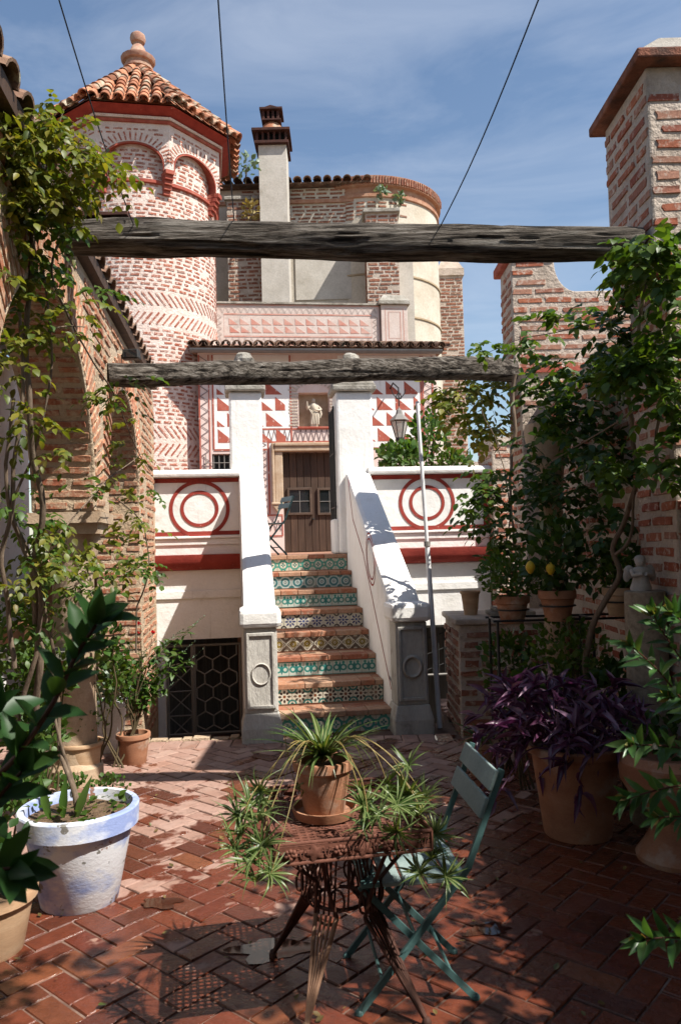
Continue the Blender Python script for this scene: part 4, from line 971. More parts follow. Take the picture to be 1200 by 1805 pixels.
# floodlight on the eave
fl_ = thing('floodlight', 'small black floodlight clamped on the end of the arcade eave', 'lamp', tuple(ony(228, 632, 6.9)))
p = ony(230, 628, 6.9); m = MB(); m.box(tuple(p+A3([-.07, -.05, -.03])), tuple(p+A3([.09, .05, .06])), taper=.012); m.build('housing', IRON, fl_, bevel=.01)
m = MB(); m.tube([p+A3([-.1, 0, -.06]), p+A3([-.09, 0, 0]), p+A3([-.05, 0, .02])], .01, 6); m.build('bracket', IRON, fl_)
MB().box(tuple(p+A3([-.05, -.057, -.02])), tuple(p+A3([.07, -.0505, .045]))).build('lens', GLASS, fl_)
# ------------------------------------------------------------------ right-hand pillars and walls
def cap(mb, x0, x1, y0, y1, z, h1=.10, h2=.22, o=.09):
    mb.box((x0-o, y0-o, z), (x1+o, y1+o, z+h1)).box((x0-o+.01, y0-o+.01, z+h1), (x1+o-.01, y1+o-.01, z+h1+h2), taper=.2)
BVR = brick_vars(BPIL, 8, .10)
np_ = thing('brick_pillar', 'tall brick pillar with pale pyramid cap carrying the long upper beam', 'pillar', (2.4, 4.8, 0), 'brick pillars along the right side')
m = MB(); m.box((1.95, 4.52, -.05), (3.0, 5.1, 3.28)); m.box((1.86, 4.45, 3.28), (3.1, 5.16, 4.46)); m.build('shaft', MSTONE, np_, bevel=.015)
pb = wall_bricks((0, 4.52, 0), (1, 0, 0), ZZ, (0, -1, 0), 1.95, 3.0, 0, 3.26, .092, .27, .03, .57, .007)+wall_bricks((0, 4.45, 0), (1, 0, 0), ZZ, (0, -1, 0), 1.86, 3.1, 3.30, 4.44, .092, .27, .03, .57, .007)
pb += wall_bricks((1.95, 0, 0), (0, 1, 0), ZZ, (-1, 0, 0), 4.52, 5.1, 0, 3.26, .092, .27, .03, .57, .007)+wall_bricks((1.86, 0, 0), (0, 1, 0), ZZ, (-1, 0, 0), 4.45, 5.16, 3.30, 4.44, .092, .27, .03, .57, .007)
pieces(np_, 'brick', pb, BVR, 300, 'brickwork', facing='y')
m = MB(); m.box((1.78, 4.36, 4.46), (3.2, 5.25, 4.525)); m.build('brick_coping', surf('stained_coping_brick', [(.3, (.10, .04, .025)), (.55, (.26, .10, .06)), (.8, (.38, .20, .13))], 6, .95, .8, 40, .02, stain=((.05, .04, .035), 4, .5, .7)), np_, bevel=.012)
m = MB(); m.box((1.80, 4.38, 4.526), (3.18, 5.23, 4.72), taper=.2); m.build('cap', surf('pale_cap_stone', [(.3, (.28, .25, .21)), (.7, (.46, .43, .38))], 7, .95, .9, 40, .02, stain=((.14, .12, .10), 7, .52, .7)), np_, bevel=.015)
m = MB(); m.box((1.90, 4.47, 3.24), (3.05, 5.15, 3.279)); m.build('corbel_course', REDT, np_, bevel=.01)
p2 = thing('brick_wall', 'stepped brick cross wall with concave shoulder carrying the lower beam end', 'wall', (2.4, 8, 0))
Y2 = 7.8; xs = 1.80
cur = [(2.24+.22*(1-math.cos(a)), 4.22+.30*(1-math.sin(a))) for a in np.linspace(0, math.pi/2, 9)]
poly = [(xs+.05, -.05), (xs+.05, 3.40), (xs, 3.44), (xs, 4.56), (2.24, 4.56)]+cur+[(4.4, 4.22), (4.4, -.05)]
m = MB(); m.prism(poly, lambda x, z, d: idf(x, d, z), Y2, Y2+.52); m.build('wall', MSTONE, p2, bevel=.012)
def in2(x, z):
    if x < xs+.06 and z < 3.42: return False
    if x > 2.22: return z < (4.20 if x > 2.46 else 4.52-.30*math.sin(math.acos(max(-1, min(1, 1-(x-2.24)/.22)))))
    return z < 4.55
pb = wall_bricks((0, Y2, 0), (1, 0, 0), ZZ, (0, -1, 0), xs, 4.4, 0, 4.56, .095, .28, .03, .57, .007, in2)+wall_bricks((xs, 0, 0), (0, 1, 0), ZZ, (-1, 0, 0), Y2, Y2+.52, 3.44, 4.55, .095, .26, .03, .52, .007)+wall_bricks((xs+.05, 0, 0), (0, 1, 0), ZZ, (-1, 0, 0), Y2, Y2+.52, 0, 3.4, .095, .26, .03, .52, .007)
pieces(p2, 'brick', pb, BVR, 300, 'brickwork', facing='y')
m = MB(); m.box((xs-.06, Y2-.03, 4.56), (2.26, Y2+.6, 4.66)); m.build('coping', REDT, p2, bevel=.015)
m = MB(); m.box((xs+.01, Y2-.025, 3.395), (4.4, Y2+.0, 3.44)); m.build('string_course', REDT, p2)
# side wall of the courtyard between and before the pillars
sw = thing('side_wall', 'shaded brick courtyard wall under the hanging vines on the right', 'wall', (2.2, 4, 0))
m = MB(); m.box((2.08, 5.17, -.05), (2.45, 7.79, 3.15)); m.box((2.08, -2.5, -.05), (2.45, 4.43, 2.1)); m.build('wall', MSTONE, sw, bevel=.012)
pieces(sw, 'brick', wall_bricks((2.08, 0, 0), (0, 1, 0), ZZ, (-1, 0, 0), 5.17, 7.78, .0, 3.1, .095, .27, .03, .52, .007)+wall_bricks((2.08, 0, 0), (0, 1, 0), ZZ, (-1, 0, 0), 2.4, 4.4, .0, 2.07, .095, .27, .03, .52, .007), BVR, 300, 'brickwork')
# brick pier right of the balustrade
p3 = thing('brick_pier', 'short brick pier closing the right end of the ringed balustrade', 'pier', tuple(fr(2.7, 2.9, 0)))
m = MB(); m.box((2.44, 2.62, -.1), (2.98, 3.2, 2.95), fr); m.box((2.42, 2.6, 2.95), (3.0, 3.22, 3.05), fr); m.build('shaft', MSTONE, p3)
pieces(p3, 'brick', wall_bricks(fr(0, 2.62, 0), UU, ZZ, OUT, 2.44, 2.98, 0, 2.95, .095, .25, .03, .6, .012)+wall_bricks(fr(2.44, 0, 0), WW, ZZ, -UU, 2.62, 3.2, 0, 2.95, .095, .25, .03, .6, .012), BVR)
# low garden wall far behind the right balustrade
p4 = thing('garden_wall', 'low brick garden wall with flat coping beyond the terrace shrubs', 'wall', (3.4, 15, 1.6))
a_, z_ = ony(755, 795, 14.5), 3.35
m = MB(); m.box((1.75, 14.5, 1.5), (5.5, 14.9, 3.1)).box((1.72, 14.45, 3.1), (5.5, 14.95, 3.2)); m.build('wall', MSTONE, p4)
pieces(p4, 'brick', wall_bricks((0, 14.5, 0), (1, 0, 0), ZZ, (0, -1, 0), 1.8, 3.6, 2.3, 3.1, .10, .27, .03, .6, .012), brick_vars(BCHAP, 4))
# stone column with flared capital under the vine
fc = thing('stone_column', 'dark stone column with flared capital half hidden by the vine', 'column', tuple(ony(975, 1250, 6.7)*A3([1, 1, 0])))
b_ = ony(975, 1250, 6.7); m = MB(); m.lathe([(.10, 0), (.095, 2.0), (.11, 2.03), (.10, 2.1), (.12, 2.3), (.19, 2.55), (.20, 2.62), (.20, 2.7), (.1, 2.71)], (b_[0]+.05, 6.7, 0), 18, wob=.1); m.build('shaft', SURR, fc, smooth=40)
# low brick planter wall
lw = thing('planter_wall', 'low brick wall with pots and slabs beside the pole', 'wall', (1.5, 7.3, 0))
m = MB(); m.box((1.0, 6.85, -.05), (2.05, 7.7, .98)); m.box((.97, 6.82, .98), (2.05, 7.73, 1.03)); m.build('wall', MSTONE, lw, bevel=.012)
pieces(lw, 'brick', wall_bricks((0, 6.85, 0), (1, 0, 0), ZZ, (0, -1, 0), 1.0, 2.05, 0, .97, .085, .25, .02, .66, .012)+wall_bricks((1.0, 0, 0), (0, 1, 0), ZZ, (-1, 0, 0), 6.85, 7.7, 0, .97, .085, .25, .02, .66, .012), brick_vars(BCHAP, 6, .08))
c = (1.18, 7.25, 1.03); t = thing('flower_pot', 'small empty pale pot standing on the low brick wall', 'pot', c)
m = MB(); m.lathe([(.06, 0), (.085, .19), (.095, .2), (.095, .22), (.08, .22), (.07, .05), (0, .05)], c, 18); m.build('body', TERRAP, t, smooth=40)
m = MB(); m.box((1.32, 7.0, 1.032), (1.72, 7.3, 1.07)).box((1.36, 7.03, 1.072), (1.66, 7.27, 1.10)); o = m.build('stone_slab', STONE, None, bevel=.01, base=(1.5, 7.15, 1.032)); props(o, 'two flat grey slabs lying stacked on the low brick wall', 'slab')
hb = thing('added_rear_wall', 'added unseen house wall behind the camera that cuts the sky light', 'house', (0, -3.4, 0))  # out-of-view wall added to reduce the sky fill
m = MB(); m.box((-6, -4.4, -.1), (8, -3.4, 7.2)); m.build('wall', CHAP, hb)
m = MB(); m.box((-1.3, -3.42, 0), (.1, -3.36, 2.3)); m.build('door', DOORW, hb)
# ------------------------------------------------------------------ beams and wires
def beam(name, label, A_, B_, ra, rb, seed, kink=.03):
    A_, B_ = np.asarray(A_, float), np.asarray(B_, float); n, k = 230, 44; vs = []; d = nrm(B_-A_); s_ = nrm(np.cross(d, ZZ)); u_ = np.cross(s_, d)
    for i in range(n+1):
        f = i/n; c = A_+(B_-A_)*f+u_*kink*noise.noise((f*3.2, seed, 0))+s_*kink*noise.noise((f*3.2, seed, 7)); R_ = ra+(rb-ra)*f
        R_ *= 1+.10*noise.noise((f*7, seed, 3))
        for j in range(k):
            a = 2*math.pi*j/k; q_ = (abs(math.cos(a))**4+abs(math.sin(a))**4)**(-.14)
            h = .09*noise.noise((f*9, math.cos(a)*1.4+seed, math.sin(a)*1.4))+.10*noise.noise((f*5, math.cos(a)*6+seed, math.sin(a)*6))+.03*noise.noise((f*26, math.cos(a)*9, math.sin(a)*9))
            rdg = 1-abs(noise.noise((f*3.5+seed, math.cos(a)*4.2, math.sin(a)*4.2+seed)))*2; h -= .16*max(0, rdg-.80)/.2*(.5+.5*noise.noise((f*6, seed, a)))
            vs.append(c+(s_*math.cos(a)+u_*math.sin(a))*R_*q_*(1+h))
    fs = [(i*k+j, i*k+(j+1) % k, (i+1)*k+(j+1) % k, (i+1)*k+j) for i in range(n) for j in range(k)]+[tuple(range(k-1, -1, -1)), tuple(range(n*k, n*k+k))]
    m = MB(); m.add(vs, fs); c0 = (A_+B_)/2
    o = m.build(name, WOOD, None, smooth=50, base=c0)
    return props(o, label, 'beam', 'weathered pergola beams')
beam('wooden_beam', 'thick weathered beam of the pergola crossing in front of the tower and tall pillar', ony(60, 416, 4.7), ony(1128, 432, 4.55), .112, .092, 3.3)
beam('wooden_beam', 'thinner weathered beam across the house front, below the tiled eaves', ony(190, 660, 6.25), ony(903, 650, 7.75), .092, .108, 8.1, .05)
m = MB(); p0 = ony(85, 383, 4.68); m.box(tuple(p0+A3([-.1, -.06, -.02])), tuple(p0+A3([.5, .06, .0]))); o = m.build('roof_board', RUSTD, None, base=p0); props(o, 'thin rusty plate lying on the left end of the upper beam', 'plate')
for i, ((x0, y0), (x1, y1), lb) in enumerate((((238, 402), (97, -25), 'thin dark cable rising across the tower from the upper beam'), ((413, 392), (383, -25), 'thin dark cable rising between tower and chimney'), ((770, 410), (958, -25), 'thin dark cable slanting across the open blue sky'))):
    a, b_ = ony(x0, y0, 4.62), ony(x1, y1, 3.0); pts = [a+(b_-a)*f-ZZ*.05*math.sin(math.pi*f) for f in np.linspace(0, 1, 9)]
    pts.append(pts[-1]+(b_-a)*.8+ZZ*.3)
    m = MB(); m.tube(pts, .0035, 5); o = m.build('overhead_cable', WIRE, None, base=a); props(o, lb, 'cable', 'cables tied to the upper beam')
# ------------------------------------------------------------------ pole, lantern, saint, terrace chair
pb_ = onz(775, 1283); pt_ = ony(735, 708, 7.45)
pl = thing('white_pole', 'thin white pole leaning in front of the right ringed balustrade', 'pole', pb_)
m = MB(); m.tube([pb_, pb_+(pt_-pb_)*.55], .023, 10); m.build('lower_tube', POLEM, pl, smooth=60)
m = MB(); m.tube([pb_+(pt_-pb_)*.55, pt_], .018, 10); m.build('upper_tube', POLEM, pl, smooth=60)
m = MB(); m.tube([pb_+(pt_-pb_)*.545, pb_+(pt_-pb_)*.56], .03, 10); m.build('clamp', GREYIRON, pl)
lu = fp(704, 750, 7.45)[0]; lp = fr(lu, 7.45, 0); zt, zb = fp(704, 716, 7.45)[1], fp(704, 786, 7.45)[1]; hh = zt-zb
la = thing('wall_lantern', 'glass lantern hanging from a scrolled iron bracket on the house front', 'lantern', lp+ZZ*zb)
m = MB(); m.lathe([(.17, zb+hh*.62), (.19, zb+hh*.64), (.12, zb+hh*.74), (.07, zb+hh*.8), (.05, zb+hh*.9), (.02, zb+hh*.94), (0, zb+hh)], lp, 6); m.build('hood', GREYIRON, la)
m = MB(); m.lathe([(.075, zb+hh*.2), (.155, zb+hh*.6)], lp, 6); m.build('glass', LGLASS, la)
m = MB(); m.lathe([(.0, zb), (.03, zb+hh*.06), (.09, zb+hh*.13), (.085, zb+hh*.2), (0, zb+hh*.2)], lp, 10)
for k in range(6): a = math.pi/3*k; m.tube([lp+A3([.078*math.cos(a), .078*math.sin(a), zb+hh*.2]), lp+A3([.165*math.cos(a), .165*math.sin(a), zb+hh*.62])], .009, 5)
m.build('frame', IRON, la)
m = MB(); m.tube([lp+ZZ*zt, lp+ZZ*(zt+.35), fr(lu-.05, 7.7, zt+.5), fr(lu-.05, 8, zt+.45)], .014, 6)
for s_ in (-1, 1): m.tube([fr(lu+s_*.14*math.sin(a)*a/5, 7.45, zt+.15+.1*math.cos(a)+.03*a) for a in np.linspace(0, 5, 14)], .010, 5)
m.build('bracket', IRON, la)
# saint figure in the niche
sx = (NU0+NU1)/2; sh = (NZ1-NZ0)*.86
s0 = fr(sx, WF+.08, NZ0)
sa_ = thing('saint_statue', 'small carved stone saint with raised hand standing in the niche over the door', 'statue', s0)
m = MB(); fz = lambda f: NZ0+sh*f
sp_ = lambda u, w_, f: fr(sx+u*sh, WF+.08+w_*sh, fz(f))
m.lathe([(.13*sh, sh*.0), (.125*sh, sh*.06), (.105*sh, sh*.06), (.12*sh, sh*.09), (.125*sh, sh*.2), (.115*sh, sh*.35), (.12*sh, sh*.5), (.15*sh, sh*.62), (.16*sh, sh*.74), (.10*sh, sh*.81), (.045*sh, sh*.83), (.045*sh, sh*.86)], s0, 22, wob=.35, sq=(1, .75))
m.ell(sp_(0, 0, .905), (.062*sh, .066*sh, .085*sh), 12, 9); m.ell(sp_(0, -.055, .88), (.03*sh, .03*sh, .04*sh), 8, 6)
m.tube([sp_(-.13, 0, .74), sp_(-.22, -.05, .62), sp_(-.24, -.14, .72), sp_(-.235, -.16, .86)], [.05*sh, .042*sh, .035*sh, .02*sh], 8)
m.tube([sp_(.13, 0, .74), sp_(.24, -.03, .60), sp_(.15, -.14, .56), sp_(.02, -.17, .58)], [.05*sh, .045*sh, .04*sh, .025*sh], 8)
for k in range(5): m.tube([sp_(-.16+.07*k, -.10, .60-.03*k), sp_(-.05+.05*k, -.14, .40), sp_(-.10+.06*k, -.12, .08)], [.022*sh, .026*sh, .02*sh], 6)
m.tube([sp_(.22, -.02, .6), sp_(.24, -.04, .45), sp_(.2, -.04, .3)], [.03*sh, .05*sh, .02*sh], 7)
m.build('figure', STATUE, sa_, smooth=60)
# ------------------------------------------------------------------ folding chair (local: x back, y width, z up)
def folding_chair(label, org, ang, scale=1., lean=0):
    t = thing('folding_chair', label, 'chair', org)
    ca_, sa2 = math.cos(ang), math.sin(ang)
    def P_(x, y, z): return np.asarray(org, float)+scale*A3([x*ca_-y*sa2, x*sa2+y*ca_, z])
    ev_ = lambda x, y, z: P_(x, y, z)-P_(0, 0, 0)
    for s_ in (-1, 1):
        y = .20*s_; m = MB(); tv_ = ev_(0, .008, 0)
        A_, Bk, T_ = P_(-.22, y, .01), P_(.20, y, .50), P_(.34, y, .85)
        m.bar(A_, Bk, nrm(np.cross(Bk-A_, tv_))*.0115*scale, tv_); m.bar(Bk, T_, nrm(np.cross(T_-Bk, tv_))*.011*scale, tv_)
        m.ell(A_, .017*scale, 8, 6); m.build('back_leg', TEAL, t)
        y2 = .165*s_; m = MB(); A_, B2 = P_(.22, y2, .01), P_(-.20, y2, .445)
        m.bar(A_, B2, nrm(np.cross(B2-A_, tv_))*.0115*scale, tv_); m.ell(A_, .017*scale, 8, 6); m.build('front_leg', TEAL, t)
    for x, yw, z in ((-.13, .2, .11), (.13, .165, .11), (0, .2, .25), (.17, .2, .46)):
        MB().tube([P_(x, -yw, z), P_(x, yw, z)], .007*scale, 6).build('stretcher', TEAL, t)
    for k in range(5):
        x = -.20+k*.082; MB().bar(P_(x+.035, -.195, .455), P_(x+.035, .195, .455), ev_(.035, 0, 0), ev_(0, 0, .008)).build('seat_slat', TEALP if k else TEAL, t, bevel=.003)
    for k in range(2):
        c_ = A3([.278+.040*k, 0, .715+.098*k]); dv = nrm(A3([.14, 0, .35])); nv = A3([-dv[2], 0, dv[0]])
        MB().bar(P_(c_[0]-.014, -.215, c_[2]), P_(c_[0]-.014, .215, c_[2]), ev_(*(dv*.040)), ev_(*(nv*.008))).build('back_slat', TEALP, t, bevel=.004)
    return t
folding_chair('teal folding slat chair beside the iron table in the courtyard', (.215, 3.11, 0), rad(6))
tc_ = fr(-.42, 3.75, 1.6)
folding_chair('small teal folding chair on the terrace beside the left gate pillar', tc_, rad(25), .95)
# ------------------------------------------------------------------ iron table
TA = rad(11); TO = A3([-.25, 2.66, 0]); TU = A3([math.cos(TA), math.sin(TA), 0]); TV_ = A3([-math.sin(TA), math.cos(TA), 0]); TWd, TD = .545, .64; TZ_ = .70
tP = lambda u, v, z: TO+TU*u+TV_*v+ZZ*z
tb_ = thing('iron_table', 'rusty red iron plant table with pierced tray top and fan legs', 'table', tP(TWd/2, TD/2, 0))
m = MB(); nx, ny = 20, 25; cu, cv = TWd/nx, TD/ny; hx_, hy_ = .62, .5; zt, zb = TZ_-.045, TZ_-.049
for i in range(nx):
    for j in range(ny):
        u0, v0 = i*cu, j*cv; a, b_ = u0+cu*(1-hx_)/2, v0+cv*(1-hy_)/2; c, d = a+cu*hx_, b_+cv*hy_
        o4 = [(u0, v0), (u0+cu, v0), (u0+cu, v0+cv), (u0, v0+cv)]; i4 = [(a, b_), (c, b_), (c, d), (a, d)]
        vs = [tP(x, y, zt) for x, y in o4]+[tP(x, y, zt) for x, y in i4]+[tP(x, y, zb) for x, y in i4]
        m.add(vs, [(k, (k+1) % 4, 4+(k+1) % 4, 4+k) for k in range(4)]+[(4+k, 4+(k+1) % 4, 8+(k+1) % 4, 8+k) for k in range(4)])
m.build('tray', RUST, tb_)
m = MB(); e = .006
for (a, b_) in (((0, 0), (TWd, 0)), ((TWd, 0), (TWd, TD)), ((TWd, TD), (0, TD)), ((0, TD), (0, 0))):
    for z in (TZ_, TZ_-.066): m.tube([tP(*a, z), tP(*b_, z)], .0065, 6)
for a in ((0, 0), (TWd, 0), (TWd, TD), (0, TD)): m.tube([tP(*a, TZ_-.066), tP(*a, TZ_)], .0065, 6)
m.build('rim', RUST, tb_, smooth=60)
def apron(a, b_, n_, nm):
    m = MB(); a, b_ = tP(*a, 0), tP(*b_, 0); L_ = np.linalg.norm(b_-a); d = (b_-a)/L_; n_ = np.asarray(n_, float)
    for z in (TZ_-.017, TZ_-.050): m.bar(a+ZZ*z, b_+ZZ*z, ZZ*.007, n_*.002)
    k = 0
    for s_ in np.arange(.05, L_-.04, .085):
        c = a+d*s_+ZZ*(TZ_-.034)+n_*.006
        if k % 2 == 0:
            for (x, z) in ((-.012, .008), (.0, .011), (.012, .008), (-.007, -.002), (.007, -.002), (0, -.013), (-.016, -.004), (.016, -.003)): m.ell(c+d*x+ZZ*z, .0085, 7, 5)
        else:
            pts = [c+d*.028*math.cos(q_)*(1-.25*math.cos(5*q_))+ZZ*.024*math.sin(q_)*(1-.3*math.cos(5*q_)) for q_ in np.linspace(0, 2*math.pi, 21)[:-1]]
            m.add([c+n_*.006]+pts, [(0, 1+i, 1+(i+1) % 20) for i in range(20)])
        m.tube([c+d*(.02+.022*f)+ZZ*.018*math.sin(f*5.5) for f in np.linspace(0, 1.7, 10)], .0028, 5); k += 1
    m.build(nm, RUST, tb_, smooth=50)
apron((0, 0), (TWd, 0), -TV_, 'vine_apron'); apron((0, 0), (0, TD), -TU, 'vine_apron'); apron((TWd, 0), (TWd, TD), TU, 'vine_apron'); apron((0, TD), (TWd, TD), TV_, 'vine_apron')
feet = {(0, 0): onz(540, 1822), (1, 0): onz(752, 1812), (0, 1): onz(482, 1690), (1, 1): onz(690, 1672)}
ctr = tP(TWd/2, TD/2, 0)
for (i, j), f in feet.items():
    m = MB(); out = nrm(f-ctr); side = A3([-out[1], out[0], 0]); top = f*.40+ctr*.60; mt = RUSTL if (i, j) == (0, 0) else RUSTD  # front left leg takes the paler rust with sunlight in its colour
    zf = .34
    for k in range(5):
        o2 = side*(k-2)*.020; q1 = top+o2+ZZ*zf
        m.tube([f+ZZ*.03+side*(k-2)*.002, q1], [.004, .0055], 6)
    for s_ in (-1, 1):
        q1 = top+side*.046*s_+ZZ*zf; m.tube([f+ZZ*.02, q1], .008, 6)
    m.tube([top+side*.046*math.cos(q_)+ZZ*(zf-.035*math.sin(q_)) for q_ in np.linspace(0, math.pi, 9)], .006, 6)
    m.lathe([(.0, 0), (.016, .0), (.018, .02), (.012, .035), (0, .04)], f, 10)
    lo2 = m.build('fan_leg', mt, tb_, smooth=60)
    br = MB(); corner = tP(TWd*(.18+.64*i), TD*(.18+.64*j), TZ_-.06)
    for s_ in (-1, 1):
        e_ = tP(TWd*(.14+.72*i), TD*(.14+.72*j), TZ_-.06)+side*.11*s_
        br.tube([top+side*.046*s_+ZZ*zf, top+side*(.02*s_)+out*.03+ZZ*(zf+.13), e_], .0075, 6)
        br.tube([top+side*s_*(.05+.028*math.cos(q_))+ZZ*(zf+.06+.04*math.sin(q_)) for q_ in np.linspace(-1.5, 3.6, 14)], .005, 5)
        br.tube([e_-side*s_*.045+side*s_*.03*math.cos(q_)-ZZ*(.02+.03*math.sin(q_)) for q_ in np.linspace(0, 4.4, 12)], .0045, 5)
    for k in range(4): br.tube([top+side*(k-1.5)*.022+ZZ*zf, ctr+(top-ctr)*.55+side*(k-1.5)*.02+ZZ*(TZ_-.07)], .0045, 5)
    br.build('scroll_brace', RUSTD, lo2, smooth=60)
m = MB(); m.tube([ctr+A3([.10*math.cos(q_), .10*math.sin(q_), .36]) for q_ in np.linspace(0, 2*math.pi, 25)], .008, 6); m.tube([ctr+A3([.14*math.cos(q_), .14*math.sin(q_), .56]) for q_ in np.linspace(0, 2*math.pi, 25)], .007, 6)
for k in range(10): q_ = k*.628; m.tube([ctr+A3([.10*math.cos(q_), .10*math.sin(q_), .36]), ctr+A3([.14*math.cos(q_), .14*math.sin(q_), .56])], .004, 5)
m.build('centre_basket', RUSTD, tb_, smooth=60)
# ================================================================== planting
def leaf_var(mat, wd=.42, fold=.10, curl=.12, name='leaf', point=.30):
    ys = [0, .18, .45, .75, 1.0]; ws = [.04, .34, .5, point, .0]; vs = []; fs = []
    for y, w_ in zip(ys, ws):
        z = -curl*y*y; vs += [(-w_*wd*2, y, z+fold*w_), (0, y, z), (w_*wd*2, y, z+fold*w_)]
    for i in range(4):
        a = 3*i; fs += [(a, a+1, a+4, a+3), (a+1, a+2, a+5, a+4)]
    return Var(vs, fs, mat, name=name, smooth=True)
def leafm(p, d, n, l, jit=.0):
    d = nrm(d); s_ = np.cross(d, n)
    if np.linalg.norm(s_) < 1e-3: s_ = np.cross(d, [1, .2, .1])
    s_ = nrm(s_); n2 = np.cross(s_, d); return mat4(p, s_*l, d*l, n2*l)
def rv(): v = NR.normal(size=3); return v/np.linalg.norm(v)
def compound(out, p, d, L_, k, ll, droop=.5, simple=False):
    """pinnate leaf: paired leaflets along a drooping rachis"""
    d = nrm(d); sd = nrm(np.cross(d, ZZ)+rv()*.15); up = np.cross(sd, d)
    for i in range(k):
        f = (i+1)/k; q_ = p+d*L_*f-ZZ*droop*L_*f*f
        dd = nrm(d-ZZ*droop*1.6*f)
        if i == k-1: out.append(leafm(q_, dd+rv()*.15, up+rv()*.3, ll*RNG.uniform(.9, 1.2)))
        else:
            for s_ in (-1, 1):
                out.append(leafm(q_, dd*.55+sd*s_*.8-ZZ*.25+rv()*.25, up+rv()*.5, ll*RNG.uniform(.55, 1.25)))
def clump(out, px, py, dep, rx, ry, rz, n, L_=.17, k=4, ll=.05, droop=.45, bias=(0, 0, 0), mul=1.):
    n = int(n*mul)
    c = ony(px, py, dep); sx, sz = rx*dep/FPX, ry*dep/FPX
    for _ in range(n):
        v = rv()*RNG.random()**.45; p = c+A3([v[0]*sx, v[1]*rz, v[2]*sz])
        h = rv(); d = nrm(A3([v[0]*.6+h[0], v[1]*.5+h[1]-.35, h[2]*.45+.1])+A3(bias))
        compound(out, p, d, L_*RNG.uniform(.6, 1.1), k, ll, droop)
def blob(out, c, r, n, ll, up=.5, outw=.8):
    c = np.asarray(c, float); r = A3([r]*3 if np.isscalar(r) else r, float)
    for _ in range(n):
        v = rv(); f = RNG.random()**.4; p = c+v*r*f
        out.append(leafm(p, v*outw+ZZ*up+rv()*.6, v+ZZ*.8+rv()*.5, ll*RNG.uniform(.6, 1.2)))
def stem(pts, r0, r1, parent, mat=BARK, name='stem', wob=.012, n=7):
    P_ = [np.asarray(p, float) for p in pts]; out = []
    for i in range(len(P_)-1):
        for f in np.linspace(0, 1, 7)[:-1]:
            a, b_, c_, d_ = P_[max(i-1, 0)], P_[i], P_[i+1], P_[min(i+2, len(P_)-1)]
            out.append(.5*((2*b_)+(c_-a)*f+(2*a-5*b_+4*c_-d_)*f*f+(3*b_-a-3*c_+d_)*f**3))
    out.append(P_[-1]); m_ = len(out)
    out = [p+A3([noise.noise((p[2]*4, p[0]*4, k)) for k in (1.3, 5.7, 9.1)])*wob for p in out]
    mb = MB(); mb.tube(out, [r0+(r1-r0)*i/(m_-1) for i in range(m_)], n); return mb.build(name, mat, parent, smooth=70)
def V5(mat, name='leaf', **k): return [leaf_var(mat, wd=RNG.uniform(.28, .40)*k.get('w', 1), fold=RNG.uniform(.05, .2), curl=RNG.uniform(.0, .35), name=name) for _ in range(4)]
pz = lambda *a: [ony(x, y, d) for x, y, d in a]
# ---- left climbing vine
lv = thing('climbing_vine', 'sunlit twining vine with yellow green leaves covering the near arcade arch', 'vine', (-1.75, 4.2, 0))
for p_, r0, r1 in ((((62, 1290, 4.5), (66, 1180, 4.4), (60, 1040, 4.3), (70, 900, 4.2), (50, 720, 4.0), (48, 560, 3.9), (60, 400, 3.8)), .022, .012),
                   (((40, 1240, 4.4), (72, 1060, 4.3), (40, 960, 4.2), (10, 880, 4.0), (20, 700, 3.9)), .014, .009),
                   (((20, 1180, 4.2), (8, 1000, 4.1), (20, 860, 4.0), (40, 640, 3.9), (25, 480, 3.8)), .014, .008),
                   (((95, 1180, 4.6), (60, 990, 4.4), (20, 900, 4.2), (60, 800, 4.1), (90, 640, 4.0), (75, 470, 3.9)), .010, .005),
                   (((110, 420, 3.9), (90, 480, 3.9), (120, 560, 4.1), (160, 640, 4.4), (200, 700, 4.9), (240, 790, 5.6), (265, 830, 6.0)), .007, .003),
                   (((240, 1150, 6.3), (238, 1080, 6.3), (262, 1010, 6.2), (250, 930, 6.1), (200, 880, 5.4)), .008, .004),
                   (((90, 960, 4.4), (140, 900, 4.7), (200, 840, 5.2), (250, 800, 5.8)), .006, .003),
                   (((30, 620, 3.9), (100, 580, 4.0), (145, 575, 4.1)), .006, .003), (((40, 330, 3.7), (120, 300, 3.8), (190, 290, 3.9)), .005, .002),
                   (((0, 460, 3.7), (60, 380, 3.7), (90, 260, 3.7), (110, 200, 3.7)), .008, .003)):
    stem(pz(*p_), r0, r1, lv, wob=.03)
ol, om = [], []
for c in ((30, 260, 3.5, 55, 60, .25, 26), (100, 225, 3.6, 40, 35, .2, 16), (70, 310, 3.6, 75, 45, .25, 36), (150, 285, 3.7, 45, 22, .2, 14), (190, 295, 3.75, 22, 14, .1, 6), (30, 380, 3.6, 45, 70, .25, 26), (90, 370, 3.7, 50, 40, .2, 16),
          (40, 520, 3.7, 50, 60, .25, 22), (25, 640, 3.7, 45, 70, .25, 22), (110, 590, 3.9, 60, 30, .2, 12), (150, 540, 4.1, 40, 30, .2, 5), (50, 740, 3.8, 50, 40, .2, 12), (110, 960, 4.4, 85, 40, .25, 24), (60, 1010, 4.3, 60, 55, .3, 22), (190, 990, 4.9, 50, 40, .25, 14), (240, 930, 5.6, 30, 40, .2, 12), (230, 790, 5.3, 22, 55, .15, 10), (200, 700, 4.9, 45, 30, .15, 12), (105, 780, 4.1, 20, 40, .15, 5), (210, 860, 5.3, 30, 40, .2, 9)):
    clump(ol, *c, mul=2.2 if c[1] < 420 else 1.25)
